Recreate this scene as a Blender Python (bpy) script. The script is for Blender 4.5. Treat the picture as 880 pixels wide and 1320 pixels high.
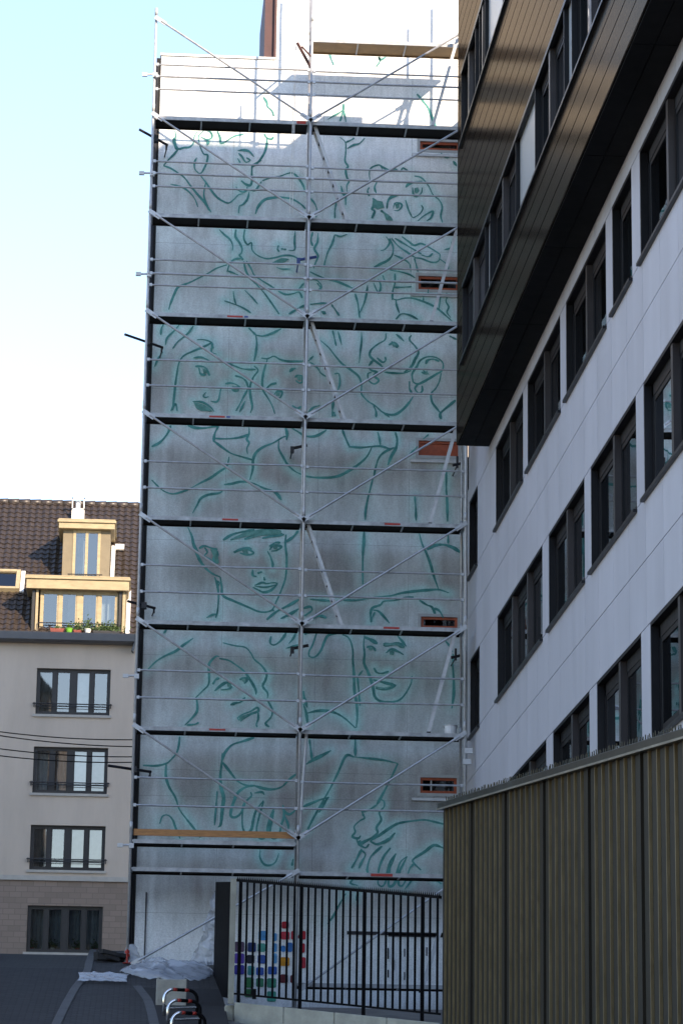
import bpy, bmesh, math, random
import numpy as np
from mathutils import Vector, Matrix
random.seed(7); rng = np.random.default_rng(7)
for o in list(bpy.data.objects): bpy.data.objects.remove(o)
SC = bpy.context.scene; COL = SC.collection

# ------------------------------------------------------------------ camera (fitted to the 2 m lifts of the scaffold)
FPX, PX, PY = 3909.083, 449.66, 545.04            # focal length and principal point in photo pixels (880 x 1320)
PIT, YAW, ROL = 0.252952, -0.0662035, -0.0135934
CAM = np.array([0.1942, -55.9095, -6.5746])
def rotm(a, b, c):
    Rx = np.array([[1,0,0],[0,math.cos(a),-math.sin(a)],[0,math.sin(a),math.cos(a)]])
    Rz = np.array([[math.cos(b),-math.sin(b),0],[math.sin(b),math.cos(b),0],[0,0,1]])
    Ry = np.array([[math.cos(c),0,math.sin(c)],[0,1,0],[-math.sin(c),0,math.cos(c)]])
    return Rz @ Rx @ Ry
RM = rotm(PIT, YAW, ROL)
cd = bpy.data.cameras.new('camera'); cam = bpy.data.objects.new('camera', cd); COL.objects.link(cam)
cd.sensor_fit = 'VERTICAL'; cd.sensor_height = 36; cd.sensor_width = 24; cd.lens = FPX/1320*36
cd.shift_x = -(PX-440)/1320; cd.shift_y = -(660-PY)/1320
cd.clip_start = 0.5; cd.clip_end = 3000
r, f_, u = RM[:,0], RM[:,1], RM[:,2]
cam.matrix_world = Matrix(((r[0],u[0],-f_[0],CAM[0]),(r[1],u[1],-f_[1],CAM[1]),(r[2],u[2],-f_[2],CAM[2]),(0,0,0,1)))
SC.camera = cam
# ------------------------------------------------------------------ sky, sun, exposure
AZ, EL = math.radians(33), math.radians(27)        # sun behind the camera to the right
SUN = Vector((math.sin(AZ)*math.cos(EL), -math.cos(AZ)*math.cos(EL), math.sin(EL)))
w = bpy.data.worlds.new('World'); SC.world = w; w.use_nodes = True
nt = w.node_tree; bg = nt.nodes['Background']; sky = nt.nodes.new('ShaderNodeTexSky')
sky.sky_type = 'NISHITA'; sky.sun_disc = False; sky.sun_elevation = EL
sky.sun_rotation = math.atan2(SUN.x, SUN.y); sky.air_density = 1.0; sky.dust_density = 0.25; sky.ozone_density = 3.2
nt.links.new(sky.outputs[0], bg.inputs[0]); bg.inputs[1].default_value = 0.13
sl = bpy.data.lights.new('sun', 'SUN'); sun = bpy.data.objects.new('sun', sl); COL.objects.link(sun)
sl.energy = 2.5; sl.angle = math.radians(0.5); sl.color = (1.0, 0.90, 0.74)
sun.rotation_euler = SUN.to_track_quat('Z', 'Y').to_euler(); sun.location = (30, -60, 50)
SC.view_settings.view_transform = 'Standard'; SC.view_settings.look = 'None'
SC.view_settings.exposure = 1.72; SC.view_settings.gamma = 1.0; SC.view_settings.use_curve_mapping = False
SC.view_settings.use_white_balance = True; SC.view_settings.white_balance_temperature = 7700; SC.view_settings.white_balance_tint = 16
SC.render.resolution_x = 682; SC.render.resolution_y = 1024

# ------------------------------------------------------------------ pixel -> place
def ray(x, y): return RM @ np.array([(x-PX)/FPX, 1.0, (PY-y)/FPX])
def on(ax, val, x, y):
    d = ray(x, y); i = 'XYZ'.index(ax); return CAM + (val-CAM[i])/d[i]*d
YW = 1.6                                            # plane of the mural wall
PROF = [(-400,-14),(-140,-11.5),(-56,-8.2),(-20,-5.66),(-14,-4.93),(-9,-4.08),(0,-2.46),(6,-1.75),(48,1.5),(70,3.2),(160,6),(500,8)]
PXS = np.array([a for a, b in PROF]); PZS = np.array([b for a, b in PROF])
def prof(y): return float(np.interp(y, PXS, PZS))
def gz(x, y):
    z = prof(y)
    if x > 1.65 and -12 < y < 40: z = min(z, -3.35)
    return z
def onground(x, y):
    d = ray(x, y); t = 30.0
    while t < 400:
        q = CAM + t*d
        if q[2] < prof(q[1]): return q
        t += 0.1
    return CAM + t*d

# ------------------------------------------------------------------ materials
MATS = {}
def mat(name, col, rough=0.6, metal=0.0, var=0.12, scale=3.0, bump=0.0, bscale=40.0, rnd=0.0, spec=0.5, streak=0.0, col2=None, rv=0.11):
    m = bpy.data.materials.new(name); m.use_nodes = True; n = m.node_tree.nodes; l = m.node_tree.links
    b = n['Principled BSDF']; b.inputs['Roughness'].default_value = rough; b.inputs['Metallic'].default_value = metal
    b.inputs['Specular IOR Level'].default_value = spec
    g = n.new('ShaderNodeNewGeometry'); no = n.new('ShaderNodeTexNoise'); no.inputs['Scale'].default_value = scale; no.inputs['Detail'].default_value = 6
    no.inputs['Roughness'].default_value = 0.65
    if streak:
        mp = n.new('ShaderNodeMapping'); mp.inputs['Scale'].default_value = (1, 1, streak); l.new(g.outputs['Position'], mp.inputs['Vector']); l.new(mp.outputs[0], no.inputs['Vector'])
    else: l.new(g.outputs['Position'], no.inputs['Vector'])
    rp = n.new('ShaderNodeMapRange'); rp.inputs['From Min'].default_value = 0.3; rp.inputs['From Max'].default_value = 0.7
    l.new(no.outputs['Fac'], rp.inputs['Value'])
    mx = n.new('ShaderNodeMix'); mx.data_type = 'RGBA'; l.new(rp.outputs[0], mx.inputs['Factor'])
    c2 = col2 or tuple(min(1, c*(1+var)) for c in col)
    mx.inputs[6].default_value = (*[c*(1-var) for c in col], 1); mx.inputs[7].default_value = (*c2, 1)
    out = mx.outputs[2]
    if rnd:
        oi = n.new('ShaderNodeObjectInfo'); mr = n.new('ShaderNodeMapRange'); mr.inputs['To Min'].default_value = 1-rnd; mr.inputs['To Max'].default_value = 1+rnd
        l.new(oi.outputs['Random'], mr.inputs['Value']); hv = n.new('ShaderNodeHueSaturation'); l.new(mr.outputs[0], hv.inputs['Value']); l.new(out, hv.inputs['Color']); out = hv.outputs[0]
    l.new(out, b.inputs['Base Color'])
    rr = n.new('ShaderNodeMapRange'); rr.inputs['To Min'].default_value = max(0.03, rough-rv); rr.inputs['To Max'].default_value = min(1, rough+rv); l.new(no.outputs['Fac'], rr.inputs['Value']); l.new(rr.outputs[0], b.inputs['Roughness'])
    if bump:
        nb = n.new('ShaderNodeTexNoise'); nb.inputs['Scale'].default_value = bscale; nb.inputs['Detail'].default_value = 4; l.new(g.outputs['Position'], nb.inputs['Vector'])
        bp = n.new('ShaderNodeBump'); bp.inputs['Strength'].default_value = bump; bp.inputs['Distance'].default_value = 0.02
        l.new(nb.outputs['Fac'], bp.inputs['Height']); l.new(bp.outputs[0], b.inputs['Normal'])
    MATS[name] = m; return m
def glassmat(name, ior, tint, rough=0.0):
    m = bpy.data.materials.new(name); m.use_nodes = True; n = m.node_tree.nodes; l = m.node_tree.links
    n.remove(n['Principled BSDF']); o = n['Material Output']
    fr = n.new('ShaderNodeFresnel'); fr.inputs['IOR'].default_value = ior
    tr = n.new('ShaderNodeBsdfTransparent'); tr.inputs[0].default_value = (*tint, 1)
    gl = n.new('ShaderNodeBsdfGlossy'); gl.inputs['Roughness'].default_value = rough; gl.inputs[0].default_value = (0.95,0.97,1,1)
    g = n.new('ShaderNodeNewGeometry'); no = n.new('ShaderNodeTexNoise'); no.inputs['Scale'].default_value = 1.3; l.new(g.outputs['Position'], no.inputs['Vector'])
    bp = n.new('ShaderNodeBump'); bp.inputs['Strength'].default_value = 0.04; bp.inputs['Distance'].default_value = 0.02; l.new(no.outputs['Fac'], bp.inputs['Height']); l.new(bp.outputs[0], gl.inputs['Normal'])
    mx = n.new('ShaderNodeMixShader'); l.new(fr.outputs[0], mx.inputs[0]); l.new(tr.outputs[0], mx.inputs[1]); l.new(gl.outputs[0], mx.inputs[2]); l.new(mx.outputs[0], o.inputs['Surface'])
    MATS[name] = m; return m
def settmat(name, col, sx, sy, mortar):
    m = mat(name, col, 0.75, 0, 0.25, 1.5); n = m.node_tree.nodes; l = m.node_tree.links; b = n['Principled BSDF']
    g = n.new('ShaderNodeNewGeometry'); br = n.new('ShaderNodeTexBrick'); br.inputs['Scale'].default_value = 1.0
    br.inputs['Brick Width'].default_value = sx; br.inputs['Row Height'].default_value = sy; br.inputs['Mortar Size'].default_value = 0.012; br.inputs['Mortar Smooth'].default_value = 0.4
    src = b.inputs['Base Color'].links[0].from_socket
    l.new(g.outputs['Position'], br.inputs['Vector']); br.inputs['Color1'].default_value = (1,1,1,1); br.inputs['Color2'].default_value = (0.6,0.6,0.62,1); br.inputs['Mortar'].default_value = (mortar,)*3+(1,)
    mm = n.new('ShaderNodeMix'); mm.data_type = 'RGBA'; mm.blend_type = 'MULTIPLY'; mm.inputs['Factor'].default_value = 1; l.new(src, mm.inputs[6]); l.new(br.outputs['Color'], mm.inputs[7]); l.new(mm.outputs[2], b.inputs['Base Color'])
    bp = n.new('ShaderNodeBump'); bp.inputs['Strength'].default_value = 0.8; bp.inputs['Distance'].default_value = 0.02; bp.invert = True; l.new(br.outputs['Fac'], bp.inputs['Height']); l.new(bp.outputs[0], b.inputs['Normal'])
    return m
M = MATS
mat('galv', (0.42,0.43,0.445), 0.45, 0.6, 0.22, 9, spec=0.5)
mat('galv_white', (0.52,0.53,0.54), 0.5, 0.25, 0.12, 12)
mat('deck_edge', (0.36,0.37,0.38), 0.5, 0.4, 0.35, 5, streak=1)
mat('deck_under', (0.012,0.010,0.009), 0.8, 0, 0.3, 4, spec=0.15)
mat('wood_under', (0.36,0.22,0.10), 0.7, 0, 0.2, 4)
mat('wood_board', (0.42,0.19,0.07), 0.7, 0, 0.25, 6, streak=6)
mat('dark_steel', (0.014,0.014,0.020), 0.5, 0.1, 0.2, 8)
mat('black_paint', (0.006,0.006,0.007), 0.6, 0, 0.2, 8, spec=0.06)
mat('red_paint', (0.42,0.03,0.02), 0.5, 0, 0.2, 15)
mat('blue_paint', (0.03,0.07,0.25), 0.5, 0, 0.2, 15)
mat('teal', (0.014,0.19,0.175), 0.75, 0, 0.3, 3.5, col2=(0.085,0.37,0.35))
mat('teal_fill', (0.05,0.27,0.23), 0.75, 0, 0.4, 7, col2=(0.16,0.42,0.38))
mat('white_render', (0.76,0.75,0.76), 0.8, 0, 0.07, 2, 0.15, 60)
mat('core_dark', (0.03,0.03,0.032), 0.9)
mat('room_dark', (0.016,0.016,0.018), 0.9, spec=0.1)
mat('maroon', (0.085,0.035,0.035), 0.6, 0, 0.3, 2)
mat('orange_frame', (0.33,0.062,0.02), 0.55, 0, 0.25, 10)
mat('grey_frame', (0.36,0.37,0.37), 0.6, 0, 0.1, 8)
mat('panel', (0.53,0.53,0.585), 0.45, 0, 0.075, 1.6, rnd=0.035, streak=0.22)
mat('sill_dark', (0.008,0.008,0.010), 0.4, 0.0, spec=0.3)
mat('frame_dark', (0.009,0.009,0.011), 0.5, 0.0, 0.2, 6, spec=0.25)
mat('post', (0.050,0.043,0.043), 0.4, 0.0, 0.1, 4, spec=0.3)
mat('infill', (0.40,0.43,0.45), 0.35, 0.2, 0.05, 4)
m = mat('clad', (0.012,0.010,0.009), 0.5, 0, 0.10, 0.25, rnd=0.05, spec=0.0)
n = m.node_tree.nodes; l = m.node_tree.links; gl = n.new('ShaderNodeBsdfGlossy'); gl.inputs['Color'].default_value = (0.122,0.100,0.078,1); gl.inputs['Roughness'].default_value = 0.17      # bronze-coated sheet metal
ad_ = n.new('ShaderNodeAddShader'); l.new(n['Principled BSDF'].outputs[0], ad_.inputs[0]); l.new(gl.outputs[0], ad_.inputs[1]); l.new(ad_.outputs[0], n['Material Output'].inputs['Surface'])
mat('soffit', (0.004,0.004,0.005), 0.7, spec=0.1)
mat('olive', (0.027,0.022,0.0145), 0.55, 0.0, 0.25, 1.2, streak=0.2, rnd=0.08, spec=0.2)
mat('olive_lit_edge', (0.22,0.165,0.085), 0.4, 0.3, 0.2, 3)  # fence metal coloured lighter where the flange faces catch light
mat('olive_cap', (0.05,0.044,0.031), 0.35, 0.6, 0.2, 3)
mat('cap_highlight', (0.34,0.31,0.25), 0.35, 0.5, 0.2, 3)  # highlight along the cap rail, put into the colour
mat('concrete', (0.34,0.33,0.29), 0.85, 0, 0.22, 4, 0.3, 30)
mat('plinth', (0.36,0.35,0.29), 0.85, 0, 0.25, 2.5, 0.3, 30)
mat('stucco', (0.50,0.425,0.36), 0.9, 0, 0.085, 1.3, 0.2, 60, streak=0.22)
mat('stucco_warm', (0.52,0.42,0.31), 0.9, 0, 0.10, 0.6, 0.2, 60)
mat('stone_trim', (0.40,0.38,0.35), 0.85, 0, 0.12, 3)
mat('zinc_dark', (0.10,0.10,0.105), 0.45, 0.3, 0.15, 3)
mat('tile', (0.042,0.031,0.025), 0.42, 0, 0.35, 6, spec=0.6)
mat('dormer_wood', (0.38,0.305,0.185), 0.6, 0, 0.18, 3, streak=3)
mat('dormer_grey', (0.20,0.165,0.11), 0.7, 0, 0.12, 3)
mat('white_metal', (0.72,0.72,0.70), 0.5, 0, 0.1, 5)
mat('window_dark', (0.028,0.027,0.028), 0.45, 0.0, 0.15, 6)
mat('curtain', (0.50,0.55,0.56), 0.9, 0, 0.12, 6)
mat('curtain_dim', (0.20,0.24,0.26), 0.9, 0, 0.2, 6)
mat('terracotta', (0.22,0.05,0.035), 0.7, 0, 0.15, 10)
mat('lime', (0.14,0.42,0.04), 0.5, 0, 0.1, 10)
mat('leaf', (0.05,0.09,0.025), 0.6, 0, 0.5, 20)
mat('wire', (0.012,0.012,0.012), 0.6)
mat('yellow_paint', (0.62,0.36,0.04), 0.6, 0, 0.2, 10)
mat('chrome', (0.75,0.75,0.75), 0.2, 0.95, 0.1, 10)
mat('asphalt', (0.024,0.024,0.026), 0.85, 0, 0.3, 2.5, 0.5, 60)
mat('soil', (0.07,0.07,0.065), 0.9, 0, 0.3, 1.5, 0.4, 30)
mat('ground_gravel', (0.17,0.165,0.155), 0.9, 0, 0.3, 1.5, 0.4, 30)
mat('kerb', (0.105,0.108,0.112), 0.8, 0, 0.2, 3, 0.3, 40)
mat('moss', (0.05,0.06,0.02), 0.95, 0, 0.4, 8)
mat('bucket', (0.70,0.72,0.74), 0.4, 0, 0.1, 8)
glassmat('glass', 1.6, (0.62,0.66,0.66)); glassmat('glass_front', 2.3, (0.50,0.53,0.53), 0.02)
settmat('setts_road', (0.034,0.035,0.038), 0.22, 0.13, 0.25); settmat('setts_walk', (0.050,0.050,0.053), 0.18, 0.12, 0.3)
# brick / split-stone base of the left building: courses as colour and fine relief (each block about 5 px)
m = mat('base_stone', (0.34,0.275,0.235), 0.9, 0, 0.12, 2); n = m.node_tree.nodes; l = m.node_tree.links; b_ = n['Principled BSDF']
g_ = n.new('ShaderNodeNewGeometry'); sx_ = n.new('ShaderNodeSeparateXYZ'); cx_ = n.new('ShaderNodeCombineXYZ'); l.new(g_.outputs['Position'], sx_.inputs[0]); l.new(sx_.outputs[0], cx_.inputs[0]); l.new(sx_.outputs[2], cx_.inputs[1])
br_ = n.new('ShaderNodeTexBrick'); br_.inputs['Scale'].default_value = 1; br_.inputs['Brick Width'].default_value = 0.4; br_.inputs['Row Height'].default_value = 0.19; br_.inputs['Mortar Size'].default_value = 0.012
br_.inputs['Color1'].default_value = (0.27,0.205,0.17,1); br_.inputs['Color2'].default_value = (0.22,0.168,0.138,1); br_.inputs['Mortar'].default_value = (0.19,0.15,0.125,1); l.new(cx_.outputs[0], br_.inputs['Vector']); l.new(br_.outputs[0], b_.inputs['Base Color'])
# translucent sheeting
m = bpy.data.materials.new('plastic'); m.use_nodes = True; n = m.node_tree.nodes; b_ = n['Principled BSDF']
b_.inputs['Base Color'].default_value = (0.68,0.73,0.80,1); b_.inputs['Roughness'].default_value = 0.25; b_.inputs['Alpha'].default_value = 0.5; M['plastic'] = m
# painted wall: vertex colour (what paint lies where) with fine grain on top
m = bpy.data.materials.new('mural_paint'); m.use_nodes = True; n = m.node_tree.nodes; l = m.node_tree.links; b_ = n['Principled BSDF']; b_.inputs['Roughness'].default_value = 0.85
at = n.new('ShaderNodeAttribute'); at.attribute_name = 'paint'
g_ = n.new('ShaderNodeNewGeometry'); mp = n.new('ShaderNodeMapping'); mp.inputs['Scale'].default_value = (1,1,0.28); l.new(g_.outputs['Position'], mp.inputs[0])
n1 = n.new('ShaderNodeTexNoise'); n1.inputs['Scale'].default_value = 9; n1.inputs['Detail'].default_value = 8; n1.inputs['Roughness'].default_value = 0.7; l.new(mp.outputs[0], n1.inputs['Vector'])
n2 = n.new('ShaderNodeTexNoise'); n2.inputs['Scale'].default_value = 38; n2.inputs['Detail'].default_value = 4; l.new(g_.outputs['Position'], n2.inputs['Vector'])
ad = n.new('ShaderNodeMath'); ad.operation = 'ADD'; l.new(n1.outputs['Fac'], ad.inputs[0]); l.new(n2.outputs['Fac'], ad.inputs[1])
mr = n.new('ShaderNodeMapRange'); mr.inputs['From Min'].default_value = 0.6; mr.inputs['From Max'].default_value = 1.4; mr.inputs['To Min'].default_value = 0.74; mr.inputs['To Max'].default_value = 1.24; l.new(ad.outputs[0], mr.inputs['Value'])
mu = n.new('ShaderNodeMix'); mu.data_type = 'RGBA'; mu.blend_type = 'MULTIPLY'; mu.inputs['Factor'].default_value = 1; l.new(at.outputs['Color'], mu.inputs[6]); l.new(mr.outputs[0], mu.inputs[7]); l.new(mu.outputs[2], b_.inputs['Base Color'])
bp = n.new('ShaderNodeBump'); bp.inputs['Strength'].default_value = 0.25; bp.inputs['Distance'].default_value = 0.01; l.new(n2.outputs['Fac'], bp.inputs['Height']); l.new(bp.outputs[0], b_.inputs['Normal'])
M['mural_paint'] = m

# ------------------------------------------------------------------ mesh helpers
class MB:
    def __init__(s): s.v = []; s.f = []
    def box(s, x0, x1, y0, y1, z0, z1):
        b = len(s.v); s.v += [(x,y,z) for z in (z0,z1) for y in (y0,y1) for x in (x0,x1)]
        s.f += [tuple(b+i for i in q) for q in ((0,2,3,1),(4,5,7,6),(0,1,5,4),(2,6,7,3),(0,4,6,2),(1,3,7,5))]; return s
    def obox(s, c, ax, ay, az):                      # oriented box: centre and three half-axis vectors
        c, ax, ay, az = map(Vector, (c, ax, ay, az)); b = len(s.v)
        s.v += [tuple(c+ax*i+ay*j+az*k) for k in (-1,1) for j in (-1,1) for i in (-1,1)]
        s.f += [tuple(b+i for i in q) for q in ((0,2,3,1),(4,5,7,6),(0,1,5,4),(2,6,7,3),(0,4,6,2),(1,3,7,5))]; return s
    def tube(s, pts, r, n=8, cap=True):
        pts = [Vector(p) for p in pts]; rs = r if isinstance(r, (list, tuple)) else [r]*len(pts); b = len(s.v)
        up = None
        for i, p in enumerate(pts):
            t = (pts[min(i+1,len(pts)-1)]-pts[max(i-1,0)]).normalized()
            if up is None: up = Vector((0,0,1)) if abs(t.z) < 0.9 else Vector((0,1,0))
            a = t.cross(up).normalized(); up = a.cross(t).normalized()
            s.v += [tuple(p+(a*math.cos(2*math.pi*k/n)+up*math.sin(2*math.pi*k/n))*rs[i]) for k in range(n)]
        for i in range(len(pts)-1):
            for k in range(n): s.f.append((b+i*n+k, b+i*n+(k+1)%n, b+(i+1)*n+(k+1)%n, b+(i+1)*n+k))
        if cap: s.f.append(tuple(b+k for k in range(n))[::-1]); s.f.append(tuple(b+(len(pts)-1)*n+k for k in range(n)))
        return s
    def prism(s, poly, ax, a0, a1):                  # closed polygon in the two other axes, extruded along axis ax
        b = len(s.v); n = len(poly)
        for a in (a0, a1):
            for p in poly: q = list(p); q.insert(ax, a); s.v.append(tuple(q))
        s.f.append(tuple(b+i for i in range(n))); s.f.append(tuple(b+n+i for i in range(n))[::-1])
        for i in range(n): s.f.append((b+i, b+n+i, b+n+(i+1)%n, b+(i+1)%n))
        return s
    def quad(s, *p): b = len(s.v); s.v += [tuple(q) for q in p]; s.f.append(tuple(range(b, b+len(p)))); return s
    def mesh(s, name):
        me = bpy.data.meshes.new(name); me.from_pydata([tuple(map(float, v)) for v in s.v], [], s.f); me.update()
        bm = bmesh.new(); bm.from_mesh(me); bmesh.ops.recalc_face_normals(bm, faces=bm.faces); bm.to_mesh(me); bm.free(); return me
def link(name, me, m=None, parent=None, loc=(0,0,0), smooth=False, bevel=0):
    if m is not None and not me.materials: me.materials.append(M[m])
    if smooth: me.polygons.foreach_set('use_smooth', [True]*len(me.polygons))
    o = bpy.data.objects.new(name, me); COL.objects.link(o); o.location = loc
    if parent is not None:
        o.parent = parent; base = Vector(parent.get('wbase', (0,0,0))); o.location = Vector(loc)-base; o['wbase'] = tuple(Vector(loc))
    else: o['wbase'] = tuple(loc)
    if bevel:
        bv = o.modifiers.new('bevel', 'BEVEL'); bv.width = bevel; bv.segments = 1; bv.limit_method = 'ANGLE'
    return o
def obj(name, mb, m, parent=None, smooth=False, bevel=0, loc=(0,0,0)): return link(name, mb.mesh(name), m, parent, loc, smooth, bevel)
def tag(o, label, cat, group=None):
    o['label'] = label; o['category'] = cat
    if group: o['group'] = group
    return o
def thing(name, label, cat, loc, group=None):
    o = bpy.data.objects.new(name, None); COL.objects.link(o); o.location = loc; o['wbase'] = tuple(loc); o.empty_display_size = 0.3
    return tag(o, label, cat, group)
def struct(name, mb, m, parent=None, smooth=False): o = obj(name, mb, m, parent, smooth); o['kind'] = 'structure'; return o
def cat_rom(P, n=6):
    P = [np.array(p, float) for p in P]
    if len(P) < 3: return [P[0]+(P[-1]-P[0])*t for t in np.linspace(0, 1, n+1)]
    Q = [2*P[0]-P[1]]+P+[2*P[-1]-P[-2]]; out = []
    for i in range(1, len(Q)-2):
        a, b, c, d = Q[i-1:i+3]
        for t in np.linspace(0, 1, n, endpoint=False):
            out.append(0.5*((2*b)+(c-a)*t+(2*a-5*b+4*c-d)*t*t+(3*b-a-3*c+d)*t**3))
    out.append(P[-1]); return out

# ================================================================== ground
def sheet(xs, ys, zf, dz):
    mb = MB(); 
    for y in ys:
        for x in xs(y) if callable(xs) else xs: mb.v.append((x, y, zf(x, y)+dz))
    nx = len(xs(ys[0])) if callable(xs) else len(xs)
    for j in range(len(ys)-1):
        for i in range(nx-1): a = j*nx+i; mb.f.append((a, a+1, a+nx+1, a+nx))
    return mb
ysg = sorted(set([-400,-250,-140,-100,-80,-56,-40,-30,-25]+[round(-20+0.5*i,2) for i in range(45)]+[3,4,5,6,8,12,20,30,38,40.01,48,60,70,100,160,300,500]))
xsg = [-500,-200,-80,-40,-20,-10,-6,-4,-3,-2,-1,0,0.5,1,1.4,1.64,1.70,2.2,3,4,5,6,8,12,20,40,80,200,500]
struct('ground', sheet(xsg, ysg, gz, -0.03), 'ground_gravel')
# kerb line traced on the ground: road (left) / pavement (right)
KPX = [(119,1233),(112,1262),(97,1281),(86,1300),(76,1320),(60,1352)]
K = [onground(*q) for q in KPX]
ky = np.array([q[1] for q in K])[::-1]; kx = np.array([q[0] for q in K])[::-1]
def kerb_x(y): return float(np.interp(y, ky, kx))
ysr = sorted(set([-400,-140,-56,-40,-30]+[round(-24+0.5*i,2) for i in range(56)]+[5,6,8,10,12,16,20,24,30,36,40,44,47.4]))
struct('road', sheet(lambda y: [kerb_x(y)-0.06-5.2+t*5.2/6 for t in range(7)], ysr, lambda x, y: prof(y), 0.0), 'setts_road')
pav = struct('pavement', sheet(lambda y: [kerb_x(y)+0.09+(1.62-kerb_x(y)-0.09)*t/4 for t in range(5)], [y for y in ysr if -30 <= y <= 47], lambda x, y: prof(y), 0.10), 'setts_walk')
y = -20.0; k = 0
while y < 40:
    L = 1.0 if y < 6 else 2.0
    a, b = Vector((kerb_x(y), y, prof(y))), Vector((kerb_x(y+L), y+L, prof(y+L))); d = (b-a)
    mb = MB().obox((a+b)/2+Vector((0.015,0,0.045)), d/2*0.985, Vector((0.075,0,0)), Vector((0,0,0.075)))
    obj('kerb_stone', mb, 'kerb', pav, bevel=0.012); y += L
# asphalt strip with a pale edging in front of the scaffold
def ax_(y): return float(np.interp(y, [-14,-9.5,-7,-5,-3.8], [0.52,0.42,0.36,0.28,0.12]))
ysa = [round(-14+0.25*i,2) for i in range(42)]
struct('asphalt_patch', sheet(lambda y: [ax_(y)+0.15, (ax_(y)+1.62)/2, 1.615], ysa, lambda x, y: prof(y), 0.106), 'asphalt', pav)
for i in range(10):
    y0, y1 = -13.5+i*1.0, -12.52+i*1.0
    mb = MB(); mb.quad((ax_(y0),y0,prof(y0)+0.108),(ax_(y0)+0.15,y0,prof(y0)+0.108),(ax_(y1)+0.15,y1,prof(y1)+0.108),(ax_(y1),y1,prof(y1)+0.108))
    obj('edging_stone', mb, 'kerb', pav)

# ================================================================== right-hand office building
XB = 6.35; XO = 5.75
rb = thing('office_building', 'pale grey panelled office block with a dark clad overhanging upper storey', 'building', (XB, -15, gz(6.4,-15)))
bay = lambda *r: [r[i:i+2] for i in range(0, len(r), 2)]
ROWS = {(-4.2,-2.7): [(-3.4,-9.45),(-10.2,-14.03),(-14.65,-18.6),(-19.2,-23.1),(-23.8,-27.7)],
        (-1.05,0.43): [(1.05,-0.55),(-3.4,-9.84),(-10.62,-14.38),(-15.08,-18.81),(-19.5,-23.3),(-24,-27.8)],
        (2.08,3.57): [(1.05,-0.55),(-3.4,-9.45),(-10.2,-14.03),(-14.65,-18.6),(-19.2,-23.1),(-23.8,-27.7)],
        (5.21,6.72): [(1.3,-0.17),(-3.13,-7.05),(-7.64,-11.6),(-12.23,-16.2),(-16.78,-18.43),(-19.1,-23.0),(-23.6,-27.5)]}
# core of the building behind the facade, and an unseen upper block added to shade the mural
core = MB(); core.box(7.9, 22, -30, YW-0.02, -7, 14.9); core.box(6.36, 7.9, YW-0.1, YW-0.02, -7, 14.9); core.box(6.36,7.9,-30,-29.8,-7,16.8); core.box(6.5, 22, -30, -2.3, 10.5, 16.8)
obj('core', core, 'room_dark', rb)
obj('roof_shade_block', MB().box(7.7, 21.8, -36, -9.9, 16.8, 21.0), 'panel', rb)
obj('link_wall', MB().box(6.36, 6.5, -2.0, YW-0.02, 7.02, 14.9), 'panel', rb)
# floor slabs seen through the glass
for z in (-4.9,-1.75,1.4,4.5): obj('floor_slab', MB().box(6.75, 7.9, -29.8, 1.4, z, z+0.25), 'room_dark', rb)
def panel(y0, y1, z0, z1):
    g = 0.006; mb = MB().box(-0.0, 0.12, -(y0-y1)/2+g, (y0-y1)/2-g, -(z1-z0)/2+g, (z1-z0)/2-g)
    obj('wall_panel', mb, 'panel', rb, loc=(XB, (y0+y1)/2, (z0+z1)/2))
joints = sorted([1.58] + [1.58-1.3*i for i in range(1,25)], reverse=True)
def band(z0, z1, gaps=()):
    """panels from Y=1.58 back to -29.6 between z0 and z1, leaving the window openings out"""
    ed = sorted(set(list(joints)+[v for g in gaps for v in g]), reverse=True)
    ed = [e for e in ed if e <= 1.58]
    segs = []
    for a, b in zip(ed[:-1], ed[1:]):
        if any(b >= g[1]-1e-6 and a <= g[0]+1e-6 for g in gaps): continue
        segs.append([a, b])
    mg = []
    for s in segs:                                   # merge slivers
        if mg and abs(mg[-1][1]-s[0]) < 1e-6 and (s[0]-s[1] < 0.45 or mg[-1][0]-mg[-1][1] < 0.45): mg[-1][1] = s[1]
        else: mg.append(s)
    for a, b in mg: panel(a, b, z0, z1)
zc = [(-7,-4.2),(-4.2,-2.7,1),(-2.7,-1.05),(-1.05,0.43,1),(0.43,1.28),(1.28,2.08),(2.08,3.57,1),(3.57,4.43),(4.43,5.21),(5.21,6.72,1),(6.72,7.02)]
for t in zc:
    band(t[0], t[1], ROWS[(t[0],t[1])] if len(t) > 2 else ())
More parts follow.
